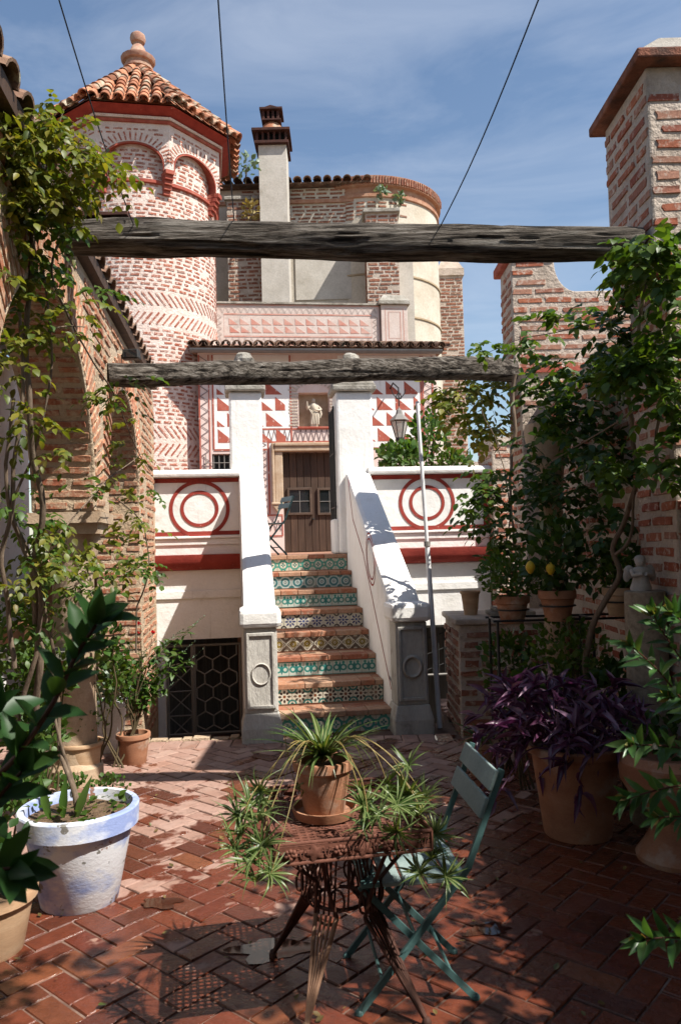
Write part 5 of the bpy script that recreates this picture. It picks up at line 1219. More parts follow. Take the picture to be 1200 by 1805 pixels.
for c in ((25, 300, 3.8, 40, 80, .3, 20), (90, 400, 3.8, 25, 20, .15, 6), (30, 450, 3.8, 45, 60, .3, 22), (25, 560, 3.9, 40, 80, .3, 22), (90, 480, 4.0, 40, 40, .2, 8), (25, 860, 4.0, 25, 60, .2, 6), (170, 520, 4.4, 30, 20, .1, 6), (215, 690, 5.0, 40, 50, .15, 10), (140, 860, 4.6, 15, 15, .08, 4), (60, 930, 4.4, 60, 60, .3, 20), (130, 1030, 4.7, 80, 50, .3, 22), (255, 1000, 5.9, 35, 25, .15, 12), (265, 870, 6.0, 12, 30, .1, 5), (40, 1090, 4.5, 50, 50, .3, 16), (20, 760, 4.1, 25, 60, .2, 8)):
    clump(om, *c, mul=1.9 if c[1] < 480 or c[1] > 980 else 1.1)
pieces(lv, 'leaf', ol, V5(LF_LIME), 200, 'sunlit_leaves'); pieces(lv, 'leaf', om, V5(LF_MID), 100, 'shaded_leaves')  # sun and shade painted in as lighter and darker leaf greens
# ---- right vine over pillars, beams and the side wall
rvn = thing('climbing_vine', 'dark leafy vine hanging over the brick pillars and wall on the right, plus an added unseen shading canopy', 'vine', (2.1, 5.6, 0))
for p_, r0, r1 in ((((1040, 1240, 5.2), (1030, 1150, 5.1), (1060, 1060, 5.0), (1090, 1010, 4.9), (1082, 960, 4.9), (1112, 890, 4.8), (1120, 800, 4.7), (1110, 680, 4.6), (1130, 560, 4.5), (1150, 460, 4.4)), .022, .010),
                   (((1150, 870, 4.6), (1160, 740, 4.5), (1170, 620, 4.4), (1150, 520, 4.4)), .012, .006), (((1085, 980, 4.9), (1110, 950, 4.8), (1118, 860, 4.75)), .012, .008),
                   (((1120, 720, 4.5), (1060, 760, 4.9), (1000, 800, 5.5), (960, 830, 6)), .006, .003), (((1090, 560, 4.6), (1010, 580, 5.6), (920, 600, 6.8), (850, 625, 7.2)), .006, .002),
                   (((905, 660, 7.6), (906, 760, 7.6), (900, 850, 7.5), (906, 960, 7.3)), .02, .012), (((880, 1010, 7), (900, 900, 7.2), (880, 800, 7.4), (850, 720, 7.4)), .008, .004)):
    stem(pz(*p_), r0, r1, rvn, wob=.03)
ol, om, od = [], [], []
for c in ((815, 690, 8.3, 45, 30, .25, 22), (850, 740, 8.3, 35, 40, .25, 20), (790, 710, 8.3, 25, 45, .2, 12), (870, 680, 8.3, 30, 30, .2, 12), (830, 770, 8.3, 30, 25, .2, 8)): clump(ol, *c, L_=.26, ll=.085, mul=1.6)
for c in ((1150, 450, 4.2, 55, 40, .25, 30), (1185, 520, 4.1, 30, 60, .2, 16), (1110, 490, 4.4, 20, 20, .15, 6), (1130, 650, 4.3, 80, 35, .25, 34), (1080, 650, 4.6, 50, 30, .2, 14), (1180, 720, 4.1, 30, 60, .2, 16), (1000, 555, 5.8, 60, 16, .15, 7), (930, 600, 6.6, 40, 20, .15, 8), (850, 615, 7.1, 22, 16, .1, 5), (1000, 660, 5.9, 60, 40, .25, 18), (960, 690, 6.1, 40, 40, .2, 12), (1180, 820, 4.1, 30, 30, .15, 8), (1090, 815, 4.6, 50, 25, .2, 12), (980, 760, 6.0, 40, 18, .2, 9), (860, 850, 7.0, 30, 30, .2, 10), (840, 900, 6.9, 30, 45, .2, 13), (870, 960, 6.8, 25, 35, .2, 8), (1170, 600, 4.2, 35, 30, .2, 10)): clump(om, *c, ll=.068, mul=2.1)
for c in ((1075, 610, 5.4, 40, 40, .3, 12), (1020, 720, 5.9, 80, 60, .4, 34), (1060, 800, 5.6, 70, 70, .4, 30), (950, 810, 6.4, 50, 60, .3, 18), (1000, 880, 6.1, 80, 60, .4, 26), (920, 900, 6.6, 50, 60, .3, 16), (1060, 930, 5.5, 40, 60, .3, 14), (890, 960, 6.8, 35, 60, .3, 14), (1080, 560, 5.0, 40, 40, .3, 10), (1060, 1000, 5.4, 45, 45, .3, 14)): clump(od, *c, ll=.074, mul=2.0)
# added out-of-view leaf screen over the near side wall, shaped for dappled shade
for _ in range(1300):
    y = RNG.uniform(-1.6, 4.3); zc_ = RNG.uniform(1.75, 3.75)
    if noise.noise((y*1.1, zc_*1.1, 3.7)) < -.36: continue
    compound(od, A3([2.3+RNG.gauss(0, .16), y, zc_]), rv()+A3([-.2, 0, .1]), .22, 4, .078, .5)
for y in (-1, .6, 2.0, 3.4): stem([(2.25, y, 1.7), (2.3, y+.2, 2.6), (2.3, y+.1, 3.7)], .018, .008, rvn, wob=.05)
for _ in range(2300):                                 # unseen leaf canopy added over the camera to shade the foreground
    x, y = RNG.uniform(-2.3, 2.6), RNG.uniform(-3.0, 1.95)
    if noise.noise((x*.9+4, y*.9, 2.2)) < -.33 or (x > 1.7 and y > .6): continue
    compound(od, A3([x, y, 3.55+.25*RNG.random()+.1*noise.noise((x, y, 0))]), rv()*A3([1, 1, .3])+ZZ*.05, .24, 4, .085, .4)
for y in (-2.4, -.6, 1.3): stem([(-2.0, y, 3.5), (0, y+.1, 3.55), (2.3, y, 3.45)], .03, .02, rvn)
pieces(rvn, 'leaf', ol, V5(LF_LIME), 60, 'sunlit_leaves'); pieces(rvn, 'leaf', om, V5(LF_MID), 160, 'green_leaves'); pieces(rvn, 'leaf', od, V5(LF_DARK), 80, 'shaded_leaves')  # leaf greens carry the light: brighter for sunlit clumps, deeper for shaded
# ---- pots
def pot(parent, c, rt, rb, h, mat, rim=.05, soil=.03, nm='pot', wob=0):
    m = MB(); t = .016
    m.lathe([(rb*.96, 0), (rb, .008), (rb+(rt-rb)*.8, h-rim-.004), (rt*.985, h-rim), (rt*1.05, h-rim+.006), (rt*1.06, h-.008), (rt*1.04, h), (rt-t, h), (rt-t-.01, h-soil-.01)], c, 36, wob=wob)
    o = m.build(nm, mat, parent, smooth=35)
    m = MB(); n = 24; cc_ = np.asarray(c, float)
    vs = [cc_+ZZ*(h-soil+.012)]+[cc_+A3([math.cos(2*math.pi*k/n)*(rt-t-.002)*f, math.sin(2*math.pi*k/n)*(rt-t-.002)*f, h-soil+.012*noise.noise((k*.9, f*3, cc_[0]))]) for f in (.5, 1) for k in range(n)]
    m.add(vs, [(0, 1+k, 1+(k+1) % n) for k in range(n)]+[(1+k, 1+n+k, 1+n+(k+1) % n, 1+(k+1) % n) for k in range(n)]); m.build('soil', SOIL, parent, smooth=60)
    return o
# big flaking blue pot
bc = A3([-1.33, 3.90, 0]); t = thing('potted_plant', 'large flaking blue and white pot with creepers and a bare twisted stem', 'potted plant', bc)
pot(t, bc, .272, .185, .46, BLUEP, .10, .05, wob=.02)
stem([bc+A3([.0, -.02, .40]), bc+A3([-.03, .0, .55]), bc+A3([-.10, .03, .75]), bc+A3([-.12, .06, 1.0]), bc+A3([-.22, .1, 1.25])], .014, .008, t); stem([bc+A3([.02, -.03, .40]), bc+A3([-.05, .03, .62]), bc+A3([-.10, .0, .82]), bc+A3([-.16, .06, 1.05])], .010, .006, t)
o_l = []
for _ in range(70):
    a, r = RNG.uniform(0, 6.28), .24*math.sqrt(RNG.random()); o_l.append(leafm(bc+A3([r*math.cos(a), r*math.sin(a), .42+RNG.uniform(0, .06)]), A3([math.cos(a), math.sin(a), .5])+rv()*.6, ZZ+rv()*.4, RNG.uniform(.025, .05)))
pieces(t, 'leaf', o_l, V5(LF_MID, w=1.4)); blades = [leafm(bc+A3([-.12+.06*k, -.05, .40]), A3([-.25+.3*k, -.1, 1]), A3([0, -1, .2]), .22) for k in range(3)]; pieces(t, 'blade', blades, [leaf_var(LF_BUSH, .10, .1, .2, 'blade')])
# pale pot at the frame edge
c = A3([-1.57, 3.42, 0]); t = thing('potted_plant', 'pale weathered terracotta pot with glossy leaves in front of the blue pot', 'potted plant', c); pot(t, c, .20, .15, .27, TERRAP, .05); o_l = []; blob(o_l, c+A3([-.02, -.02, .42]), (.2, .18, .14), 70, .10); pieces(t, 'leaf', o_l, V5(LF_LAUR))
# terracotta pot with herb, by the arcade
c = onz(143, 1378); c[2] = 0; t = thing('potted_plant', 'ochre terracotta pot with a woody little shrub on the brick floor', 'potted plant', c); pot(t, c, .165, .13, .30, TERRAP, .03)
stem([c+ZZ*.27, c+A3([.05, 0, .4]), c+A3([.10, 0, .55])], .012, .006, t); stem([c+ZZ*.27, c+A3([-.06, 0, .42]), c+A3([-.1, 0, .6])], .010, .005, t); o_l = []; blob(o_l, c+A3([.02, 0, .46]), (.2, .15, .16), 170, .035); pieces(t, 'leaf', o_l, V5(LF_MID))
c = onz(196, 1325); c[2] = 0; t = thing('potted_plant', 'tall whitewashed pot with a trailing grey green succulent', 'potted plant', c); pot(t, c, .145, .095, .44, WPOT, .06); o_l = []; blob(o_l, c+A3([0, -.02, .56]), (.17, .14, .14), 120, .06); pieces(t, 'leaf', o_l, V5(LF_GREY, w=1.4))
c = onz(165, 1408); c[2] = 0; t = thing('parsley_clump', 'low curly green herb growing at the foot of the pots', 'plant', c); o_l = []
for dx, dy, n in ((-.12, 0, 120), (.12, .02, 70), (-.3, .1, 110)): blob(o_l, c+A3([dx, dy, .08]), (.13, .10, .09), n, .035, .8)
pieces(t, 'leaf', o_l, V5(LF_BUSH, w=1.5), 300, 'leaves')
# verbena leaning over the pit from a pot by the pier, with red flowers behind
c = A3([-1.72, 6.35, 0]); t = thing('potted_plant', 'leggy verbena with pale flower tips leaning out past the arcade pier', 'potted plant', c); pot(t, c, .13, .10, .24, TERRA, .04)
o_l, o_g = [], []
for tx, ty in ((340, 1105), (322, 1150), (335, 1165), (300, 1130), (295, 1215), (290, 1180), (255, 1150), (230, 1130), (285, 1140), (240, 1230), (215, 1160)):
    e_ = ony(tx, ty, 6.55+RNG.uniform(-.15, .15)); mid = c*.5+e_*.5+A3([-.05, 0, .28]); stem([c+ZZ*.22, mid, e_], .005, .002, t, TWIG, wob=.02, n=5)
    for f in np.linspace(.3, 1, 24):
        p = (1-f)**2*(c+ZZ*.22)+2*f*(1-f)*(mid*1.0)+f*f*e_
        for s_ in (-1, 1): o_l.append(leafm(p, rv()*.9+A3([s_*.5, -.2, .1]), ZZ+rv()*.5, RNG.uniform(.05, .085)))
    for k in range(10): o_g.append(leafm(e_+A3([.012*k, 0, .010*k]), rv()+ZZ, rv(), .018))
pieces(t, 'leaf', o_l, [leaf_var(LF_BUSH, .2, .1, .2), leaf_var(LF_BUSH, .24, .1, .3)], 300, 'leaves'); pieces(t, 'flower_tip', o_g, V5(LF_GREY), 300)
t = thing('geranium', 'few red flowers on thin stems against the brick pier', 'flower', ony(245, 1200, 6.5)*A3([1, 1, 0]))
fm_ = []
for x, y in ((246, 1099), (245, 1116), (270, 1114), (238, 1092)):
    e_ = ony(x, y, 6.45); stem([ony(246, 1220, 6.5), ony((x+246)/2+4, 1160, 6.47), e_], .003, .002, t, TWIG, n=5)
    for k in range(9): fm_.append(leafm(e_, rv()+A3([0, -.6, 0]), rv(), .022))
o_l = []; blob(o_l, ony(240, 1200, 6.5), (.12, .08, .18), 60, .05); pieces(t, 'petal', fm_, V5(FLOWR, 'petal', w=1.5)); pieces(t, 'leaf', o_l, V5(LF_BUSH, w=1.5))
# shrubs in the bed behind the arch columns
for i, (x, y, d, rx, ry, n, mt, lb) in enumerate(((70, 1180, 5.3, 65, 60, 520, LF_MID, 'rounded green shrub growing in front of the arch column'), (60, 1290, 5.0, 60, 45, 380, LF_BUSH, 'pale leafy shrub spilling low beside the vine stem'), (170, 1130, 5.9, 45, 60, 330, LF_BUSH, 'light green bush by the tall whitewashed pot'), (205, 1190, 6.2, 30, 50, 200, LF_MID, 'small bush tucked against the arcade pier'), (25, 1390, 4.4, 45, 40, 260, LF_BUSH, 'bright low plant filling the corner behind the blue pot'))):
    c = ony(x, y, d); b0 = A3([c[0], c[1], 0]); t = thing('shrub', lb, 'shrub', b0); s_ = d/FPX
    for k in range(4): stem([b0+A3([.03*k-.05, 0, 0]), (b0+c)/2+A3([RNG.uniform(-.14, .14), RNG.uniform(-.1, .1), 0]), c+A3([RNG.uniform(-.2, .2), RNG.uniform(-.1, .1), .05])], .009, .004, t, TWIG, wob=.04)
    o_l = []; blob(o_l, c, (rx*s_, .22, ry*s_), n, .06); pieces(t, 'leaf', o_l, V5(mt), 120, 'leaves')
for x, y, d, lb in ((20, 1118, 5.6, 'small terracotta pot with seedlings on the shelf behind the vine'), (45, 1105, 5.9, 'second small terracotta pot deeper on the shelf behind the vine')):
    c = ony(x, y+22, d); t = thing('potted_plant', lb, 'potted plant', c, 'small pots on the arcade shelf'); pot(t, c, .10, .075, .14, TERRA, .03); o_l = []; blob(o_l, c+ZZ*.22, .11, 60, .05); pieces(t, 'leaf', o_l, V5(LF_MID))
c = ony(30, 1142, 5.75); m = MB(); m.box((c[0]-.7, c[1]-.3, c[2]-.06), (c[0]+.5, c[1]+.4, c[2]-.004)); m.box((c[0]-.6, c[1], 0), (c[0]-.5, c[1]+.1, c[2]-.06)).box((c[0]+.3, c[1], 0), (c[0]+.4, c[1]+.1, c[2]-.06)); o = m.build('plant_shelf', STONE, None, base=A3([c[0], c[1], 0])); props(o, 'low stone shelf bearing small pots inside the arch', 'shelf')
# ---- dark laurel in the left foreground
lr = thing('laurel_bush', 'dark glossy laurel branch close up at the left edge', 'bush', (-.74, 1.28, 0))
o_l = []
def twig(parent, pts, r, n, ll, mat, out, tip=5, spread=1., start=.25, up=.4):
    P_ = [np.asarray(p, float) for p in pts]; stem(P_, r, r*.5, parent, mat, wob=.004)
    for i in range(n):
        f = start+(1-start)*i/(n-1); x = f*(len(P_)-1); k = min(int(x), len(P_)-2); p = P_[k]+(P_[k+1]-P_[k])*(x-k); d = nrm(P_[k+1]-P_[k])
        a = i*2.4; e1 = nrm(np.cross(d, [.3, 1, .2])); e2 = np.cross(d, e1); v = e1*math.cos(a)+e2*math.sin(a)
        out.append(leafm(p, v*spread+d*(.65+.35*f)+rv()*.1, d+v*.2+A3([0, -.5, up]), ll*RNG.uniform(.8, 1.1)))
    for k in range(tip):
        a = k*1.26; d = nrm(P_[-1]-P_[-2]); e1 = nrm(np.cross(d, [.3, 1, .2])); e2 = np.cross(d, e1); out.append(leafm(P_[-1], d+(e1*math.cos(a)+e2*math.sin(a))*.5, d+A3([0, -1, .3]), ll*.8))
REDT_ = plain('reddish_twig', (.10, .035, .022), .6)
root = A3([-.80, 1.30, .25])
stem([A3([-.80, 1.32, 0]), root, ony(-90, 1480, 1.28), ony(-40, 1400, 1.27)], .012, .008, lr)
twig(lr, pz((-40, 1400, 1.27), (30, 1335, 1.26), (95, 1235, 1.25), (130, 1160, 1.25), (168, 1100, 1.24)), .0055, 18, .078, REDT_, o_l, 5)
twig(lr, pz((-60, 1500, 1.3), (-10, 1420, 1.28), (40, 1360, 1.27)), .005, 9, .085, REDT_, o_l, 4)
twig(lr, pz((-90, 1480, 1.25), (-40, 1530, 1.2), (20, 1530, 1.18)), .005, 8, .085, REDT_, o_l, 4)
twig(lr, pz((-90, 1480, 1.35), (-50, 1330, 1.4), (-10, 1260, 1.4)), .005, 9, .10, REDT_, o_l, 3)
pieces(lr, 'leaf', o_l, [leaf_var(LF_LAUR, RNG.uniform(.19, .25), RNG.uniform(.1, .3), RNG.uniform(0, .3), 'leaf', .34) for _ in range(5)])
# ---- bottlebrush branches in the right foreground
bb = thing('bottlebrush_shrub', 'bottlebrush shrub reaching in with long narrow leaves at the right edge', 'shrub', (1.12, 2.15, 0))
stem([A3([1.14, 2.15, 0]), A3([1.12, 2.15, .7]), A3([1.14, 2.15, 1.5])], .016, .010, bb)
o_l, o_t = [], []
for p_ in (((1300, 1330, 2.15), (1210, 1245, 2.1), (1160, 1185, 2.05), (1112, 1140, 2.0)), ((1300, 1260, 2.15), (1215, 1180, 2.1), (1170, 1120, 2.1), (1150, 1085, 2.1)), ((1300, 1150, 2.2), (1220, 1110, 2.1), (1185, 1080, 2.1)), ((1300, 1350, 2.15), (1200, 1320, 2.05), (1115, 1312, 1.95)), ((1300, 1400, 2.15), (1215, 1385, 2.0), (1150, 1395, 1.95), (1108, 1408, 1.95)), ((1310, 1690, 2.0), (1220, 1655, 1.8), (1135, 1655, 1.75)), ((1300, 1450, 2.15), (1230, 1440, 2.1), (1160, 1440, 2.1)), ((1300, 1300, 2.2), (1230, 1260, 2.2), (1180, 1230, 2.2))):
    twig(bb, pz(*p_), .0032, 20, .072, REDT_, o_l, 3, .9, .3); e_ = ony(*p_[-1])
    for k in range(7): o_t.append(leafm(e_, rv()+nrm(e_-ony(*p_[-2]))*1.3, rv(), .035))
pieces(bb, 'leaf', o_l, [leaf_var(LF_BOTT, RNG.uniform(.13, .17), .12, RNG.uniform(0, .3)) for _ in range(4)], 300, 'leaves'); pieces(bb, 'new_leaf', o_t, [leaf_var(LF_TIP, .18, .1, .1)])
# ---- purple heart in a big pot
c = A3([1.32, 4.58, 0]); t = thing('potted_plant', 'big terracotta pot overflowing with purple lance leaved tradescantia', 'potted plant', c); pot(t, c, .26, .19, .52, TERRA, .05)
o_l = []
for _ in range(95):
    a = RNG.uniform(0, 6.28); r = RNG.uniform(.1, .52); hz = RNG.uniform(-.12, .38)*(1.1-r)
    e_ = c+A3([r*math.cos(a)*1.05-.06, r*math.sin(a)*.7-.05, .58+hz-(.35 if RNG.random() < .22 else 0)*r*1.8]); b0 = c+A3([.15*math.cos(a), .15*math.sin(a), .5])
    mid = (b0+e_)/2+ZZ*.12
    if RNG.random() < .5: stem([b0, mid, e_], .005, .004, t, LF_PUR, wob=.01, n=5)
    for f in (.45, .7, .9, 1.0):
        p = (1-f)**2*b0+2*f*(1-f)*mid+f*f*e_
        for s_ in range(1 if f < 1 else 3): o_l.append(leafm(p, nrm(e_-b0)*.8+rv()*.8+ZZ*.2, rv()*.6+ZZ+A3([0, -.5, 0]), RNG.uniform(.09, .16)))
pieces(t, 'leaf', o_l, [leaf_var(LF_PUR, RNG.uniform(.09, .13), .4, RNG.uniform(.1, .8), 'leaf', .32) for _ in range(5)], 300, 'leaves')
# urn on a foot
c = A3([1.72, 4.18, 0]); t = thing('garden_urn', 'dark terracotta urn on a flared foot at the right edge', 'urn', c)
m = MB(); m.lathe([(.20, 0), (.205, .03), (.17, .08), (.115, .17), (.10, .21), (.13, .25), (.22, .33), (.27, .42), (.28, .52), (.25, .56), (.22, .56), (.2, .5)], c, 30); m.build('body', TERRA, t, smooth=40)
o_l = []; blob(o_l, c+ZZ*.62, (.25, .2, .14), 120, .07); pieces(t, 'leaf', o_l, V5(LF_DARK), 120, 'leaves')
# granite column with angel figure
c = A3([1.84, 4.30, 0]); t = thing('granite_column', 'short granite column carrying a small pale angel figure', 'column', c)
m = MB(); m.lathe([(.135, 0), (.128, .4), (.122, 1.0), (.118, 1.375), (.11, 1.38)], ony(1135, 1045, 4.72)*A3([1, 1, 0]), 28, wob=.03); m.build('shaft', GRANITE, t, smooth=50)
ac = ony(1132, 1043, 4.70); ac = A3([ac[0], 4.72, 1.378]); t = thing('angel_figure', 'small pale angel figure with wings standing on the granite column', 'statue', ac)
m = MB(); m.lathe([(.062, 0), (.064, .02), (.05, .06), (.045, .09), (.055, .12), (.045, .14), (.02, .148), (.02, .155)], ac, 16, wob=.25, sq=(1, .8)); m.ell(ac+ZZ*.178, (.032, .032, .036), 12, 9); m.ell(ac+A3([0, .005, .19]), (.036, .034, .028), 10, 7)
m.tube([ac+A3([-.05, 0, .125]), ac+A3([-.055, -.03, .095]), ac+A3([-.01, -.055, .105])], [.017, .015, .011], 7).tube([ac+A3([.05, 0, .125]), ac+A3([.055, -.03, .095]), ac+A3([.01, -.055, .105])], [.017, .015, .011], 7); m.ell(ac+A3([0, -.031, .175]), (.006, .008, .007), 6, 5)
m.build('figure', STATW, t, smooth=60)
for s_ in (-1, 1):
    m = MB(); m.ell(ac+A3([.062*s_, .02, .115]), (.034, .014, .042), 10, 7); m.ell(ac+A3([.078*s_, .022, .09]), (.022, .011, .036), 8, 6); m.build('wing', STATW, t, smooth=60)
# ---- pots on an iron stand by the right wall
st2 = thing('plant_stand', 'black iron plant stand holding pots against the vine', 'stand', (1.4, 5.5, 0)); m = MB()
for x, y in ((1.08, 5.5), (1.75, 5.5), (1.08, 5.8), (1.75, 5.8)): m.tube([(x, y, 0), (x, y, 1.14)], .010, 6)
for y in (5.5, 5.8): m.tube([(1.05, y, 1.14), (2.0, y, 1.14)], .009, 6)
m.tube([(1.08, 5.5, 1.14), (1.08, 5.8, 1.14)], .009, 6).tube([(1.75, 5.5, 1.14), (1.75, 5.8, 1.14)], .009, 6)
m.build('frame', IRON, st2)
def hungpot(x, yt, yb, d, wpx, lb, mt, n, rx, ry, ll, mat=TERRA):
    b0 = ony(x, yb, d); tp = ony(x, yt, d); h = tp[2]-b0[2]; r = wpx*d/FPX/2
    t = thing('potted_plant', lb, 'potted plant', b0, 'pots on the iron stand'); pot(t, b0, r, r*.68, h, mat, h*.28)
    m = MB(); zr = b0[2]+h*.5; m.tube([(b0[0]+r*.98*math.cos(q_), b0[1]+r*.98*math.sin(q_), zr) for q_ in np.linspace(0, 6.283, 25)], .006, 5); m.build('hoop', IRON, t)
    o_l = []; s_ = d/FPX; blob(o_l, tp+ZZ*ry*s_*.8, (rx*s_, .2, ry*s_), n, ll); pieces(t, 'leaf', o_l, V5(mt), 120, 'leaves')
    for k in range(4): stem([tp-ZZ*.03, tp+A3([RNG.uniform(-.08, .08), 0, .12]), tp+A3([RNG.uniform(-.15, .15), 0, ry*s_*1.3])], .006, .003, t, TWIG)
    return t, tp
hungpot(903, 1050, 1098, 5.6, 58, 'terracotta pot of feathery bright bush on the stand', LF_BUSH, 620, 62, 42, .045)
t, tp = hungpot(983, 1040, 1094, 5.3, 62, 'terracotta pot of a small lemon tree on the stand', LF_DARK, 300, 55, 70, .07)
for x, y in ((934, 1000), (970, 1002)): m = MB(); m.lathe([(0, -.045), (.014, -.038), (.03, -.012), (.032, .008), (.02, .032), (.006, .042), (0, .045)], ony(x, y, 5.15), 12); m.build('lemon', LEMON, t, smooth=60)
hungpot(1092, 1035, 1085, 5.2, 55, 'shaded pale pot of herbs beside the twisted vine trunk', LF_MID, 300, 40, 45, .05, TERRAP)
for i, (x, y, d, rx, ry, n, mt, ll, lb) in enumerate(((900, 1170, 5.9, 60, 60, 380, LF_DARK, .06, 'dark green shrub below the first hanging pot'), (1000, 1160, 5.3, 75, 70, 560, LF_MID, .055, 'mid green pittosporum shrub behind the purple plant'), (930, 1230, 5.4, 50, 50, 260, LF_DARK, .07, 'dark fern like shrub beside the potted lily'), (1085, 1220, 5.0, 45, 60, 260, LF_DARK, .07, 'deep green ivy bush beside the granite column'))):
    c = ony(x, y, d); b0 = A3([c[0], c[1], 0]); t = thing('shrub', lb, 'shrub', b0); s_ = d/FPX
    for k in range(4): stem([b0+A3([.03*k-.05, 0, 0]), (b0+c)/2+A3([RNG.uniform(-.14, .14), RNG.uniform(-.1, .1), 0]), c+A3([RNG.uniform(-.2, .2), RNG.uniform(-.1, .1), .05])], .009, .004, t, TWIG, wob=.04)
    o_l = []; blob(o_l, c, (rx*s_, .25, ry*s_), n, ll); pieces(t, 'leaf', o_l, V5(mt), 100, 'leaves')
c = A3([.98, 5.75, 0]); t = thing('potted_plant', 'plain terracotta pot with strappy lily leaves left of the purple plant', 'potted plant', c); pot(t, c, .12, .085, .25, TERRA, .04)
# ---- strap leaved plants
def strap_vars(k=7):
    out = []
    for _ in range(k):
        up, n = RNG.uniform(.75, 1.5), 9; dr = up*RNG.uniform(.45, 1.25); vs, fs, mi = [], [], []
        for i in range(n+1):
            f = i/n; y = .85*f*(1-.12*f); z = up*f-dr*f*f; w_ = (.35+.65*math.sin(math.pi*min(1, f*1.1+.15)))*(1-f**4)+.02
            for x in (-.5, -.17, .17, .5): vs.append((x*w_, y, z+.04*abs(x)*w_))
        for i in range(n):
            for j in range(3): a = 4*i+j; fs.append((a, a+1, a+5, a+4)); mi.append(1 if j == 1 else 0)
        out.append(Var(vs, fs, [LF_SPG, LF_SPC], mi, 'leaf', True))
    return out
SV = strap_vars()
def rosette(out, c, n, l, wd, tilt=None, zs=1.):
    c = np.asarray(c, float)
    for i in range(n):
        a = 2.4*i+RNG.uniform(-.3, .3); L_ = l*RNG.uniform(.6, 1.15); y = A3([math.cos(a), math.sin(a), 0]); x = A3([-math.sin(a), math.cos(a), 0]); z = ZZ*1.
        if tilt is not None:
            q_ = Vector((0, 0, 1)).rotation_difference(Vector(tilt)).to_matrix(); q_ = np.array(q_); x, y, z = q_@x, q_@y, q_@z
        out.append(mat4(c, x*wd*RNG.uniform(.8, 1.2), y*L_, z*L_*zs*RNG.uniform(.5, 1.1)))
o_l = []; rosette(o_l, c+ZZ*.24, 34, .34, .022, zs=.9); pieces(t, 'leaf', o_l, SV)
sc_ = onz(572, 1437, .66); zt_ = TZ_-.045
sp = thing('spider_plant', 'spider plant in terracotta pot and saucer on the iron table, runners hanging down', 'potted plant', A3([sc_[0], sc_[1], zt_]))
sc_ = A3([sc_[0], sc_[1], zt_+.002])
m = MB(); m.lathe([(.085, 0), (.115, .006), (.124, .03), (.127, .042), (.119, .042), (.112, .016), (0, .012)], sc_, 32); m.build('saucer', TERRA, sp, smooth=40)
pot(sp, sc_+ZZ*.014, .113, .078, .205, TERRA, .038)
top = sc_+ZZ*.215; o_l = []
rosette(o_l, top, 64, .30, .019, zs=.95); rosette(o_l, top, 26, .20, .016, zs=1.5); rosette(o_l, top, 16, .38, .017, zs=.55)
pieces(sp, 'leaf', o_l, SV)
pl_ = []
def plantlet(px, py, d, n, l):
    e_ = ony(px, py, d); rosette(pl_, e_, int(n*1.25), l*1.1, .009, tilt=(RNG.uniform(-.5, .5), RNG.uniform(-.8, .1), RNG.uniform(-.2, 1)), zs=.8)
    if RNG.random() < .5: return
    d_ = nrm((e_-top)*A3([1, 1, 0])); mid = top+d_*.13+ZZ*.10; stem([top-ZZ*.01, mid, mid*.35+e_*.65+A3([RNG.uniform(-.03, .03), RNG.uniform(-.03, .03), .06]), e_], .0022, .0016, sp, LF_STRAW, 'runner', wob=.01, n=5)
for a in ((462, 1395, 2.80, 16, .13), (440, 1420, 2.78, 18, .14), (455, 1450, 2.72, 20, .15), (430, 1470, 2.70, 18, .15), (465, 1490, 2.66, 20, .14), (445, 1520, 2.64, 18, .13), (475, 1540, 2.62, 16, .12), (640, 1420, 2.78, 20, .14), (680, 1380, 2.92, 18, .13), (670, 1440, 2.75, 20, .14), (720, 1400, 2.92, 20, .15), (735, 1440, 2.84, 20, .15), (700, 1465, 2.74, 16, .12), (765, 1470, 2.82, 16, .13), (760, 1515, 2.78, 18, .13), (785, 1545, 2.78, 16, .13), (720, 1350, 3.0, 14, .11), (520, 1390, 3.05, 10, .10), (420, 1440, 2.75, 18, .14), (415, 1500, 2.68, 16, .14), (450, 1555, 2.62, 14, .13), (650, 1460, 2.72, 16, .12), (700, 1420, 2.80, 18, .14), (750, 1410, 2.95, 16, .13), (780, 1500, 2.84, 16, .13), (740, 1540, 2.76, 14, .12), (640, 1390, 2.86, 14, .12)): plantlet(*a)
pieces(sp, 'plantlet_leaf', pl_, SV, 300, 'plantlet_leaves')
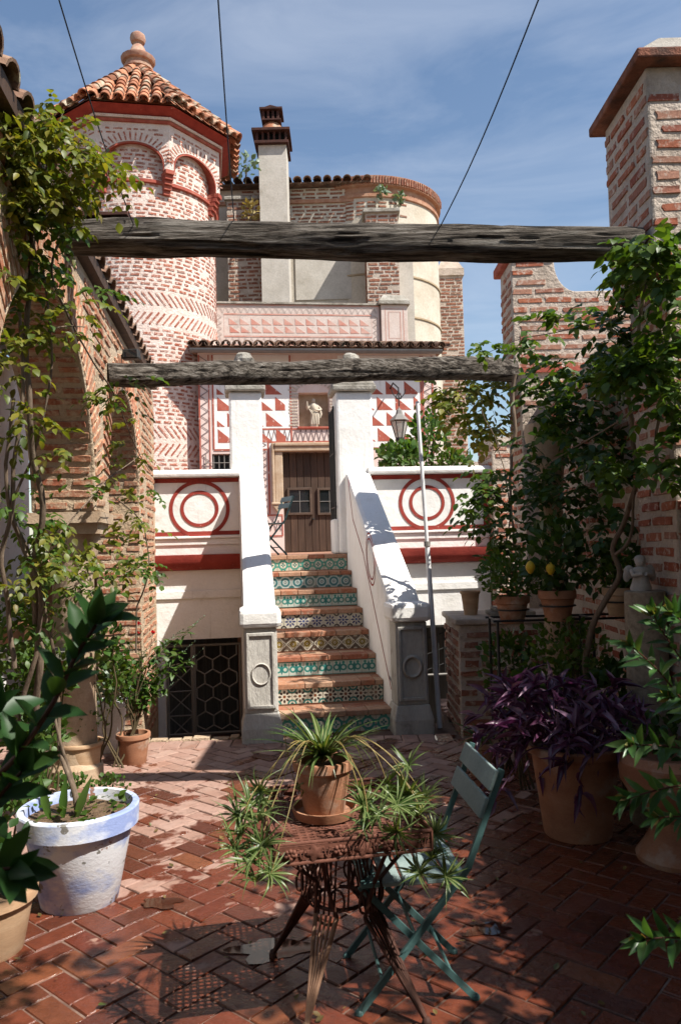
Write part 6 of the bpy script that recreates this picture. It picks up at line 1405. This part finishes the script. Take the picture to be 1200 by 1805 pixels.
# ---- terrace shrubs, roof weeds
for i, (x, y, d, rx, ry, n, lb) in enumerate(((705, 805, 11.2, 42, 24, 420, 'clipped green shrub behind the right ringed balustrade'), (755, 775, 11.5, 35, 50, 360, 'taller wispy shrub on the terrace below the lantern'), (800, 815, 11.8, 30, 18, 160, 'low shrub on the terrace near the brick pier'))):
    c = ony(x, y, d); b0 = A3([c[0], c[1], 1.6]); s_ = d/FPX; t = thing('shrub', lb, 'shrub', b0)
    for k in range(4): stem([b0, (b0+c)/2, c+A3([RNG.uniform(-.15, .15), 0, .1])], .014, .006, t, TWIG)
    o_l = []; blob(o_l, c, (rx*s_, .4, ry*s_), n, .11); pieces(t, 'leaf', o_l, V5(LF_BUSH), 60, 'leaves')
for i, (x, y, d, r, n, lb, mt) in enumerate(((432, 290, 17.9, 22, 70, 'wild fig sprouting on the buttress beside the chimney', LF_GREY), (672, 338, 19.2, 10, 40, 'tuft of weeds on the chapel cornice above the buttress', LF_GREY), (705, 350, 19.4, 9, 36, 'second tuft of weeds on the apse cornice', LF_GREY), (440, 372, 18.2, 18, 60, 'dry grass tuft along the buttress cap', LF_STRAW))):
    c = ony(x, y, d); s_ = d/FPX; t = thing('weed_tuft', lb, 'plant', c-ZZ*r*s_)
    for k in range(3): stem([c-ZZ*r*s_*1.6, c+A3([RNG.uniform(-.1, .1), 0, 0])], .012, .005, t, TWIG, n=4)
    o_l = []; blob(o_l, c, (r*s_, .15, r*s_), n, .13); pieces(t, 'leaf', o_l, V5(mt), 40, 'leaves')

# ---- fallen leaves and crumbs on the paving
t = props(bpy.data.objects.new('fallen_leaves', bpy.data.meshes.new('fallen_leaves')), 'scattered small dry leaves lying on the brick paving', 'leaves', kind='stuff'); COL.objects.link(t)
mb = MB(); lv_ = leaf_var(LF_STRAW, .35, .2, -.25)
for _ in range(150):
    x, y = RNG.uniform(-1.7, 1.9), RNG.uniform(2.7, 6.7)
    A_ = leafm(A3([x, y, .012+RNG.uniform(0, .004)]), A3([RNG.uniform(-1, 1), RNG.uniform(-1, 1), .05]), ZZ+rv()*.25, RNG.uniform(.015, .04))
    mb.add([(A_@np.append(v, 1))[:3] for v in lv_.v], lv_.f)
t.data.from_pydata(mb.v, [], mb.f); t.data.materials.append(leafmat('dry_fallen_leaf', [(.16, .10, .04), (.09, .07, .025), (.22, .15, .05), (.07, .09, .02)], .2))
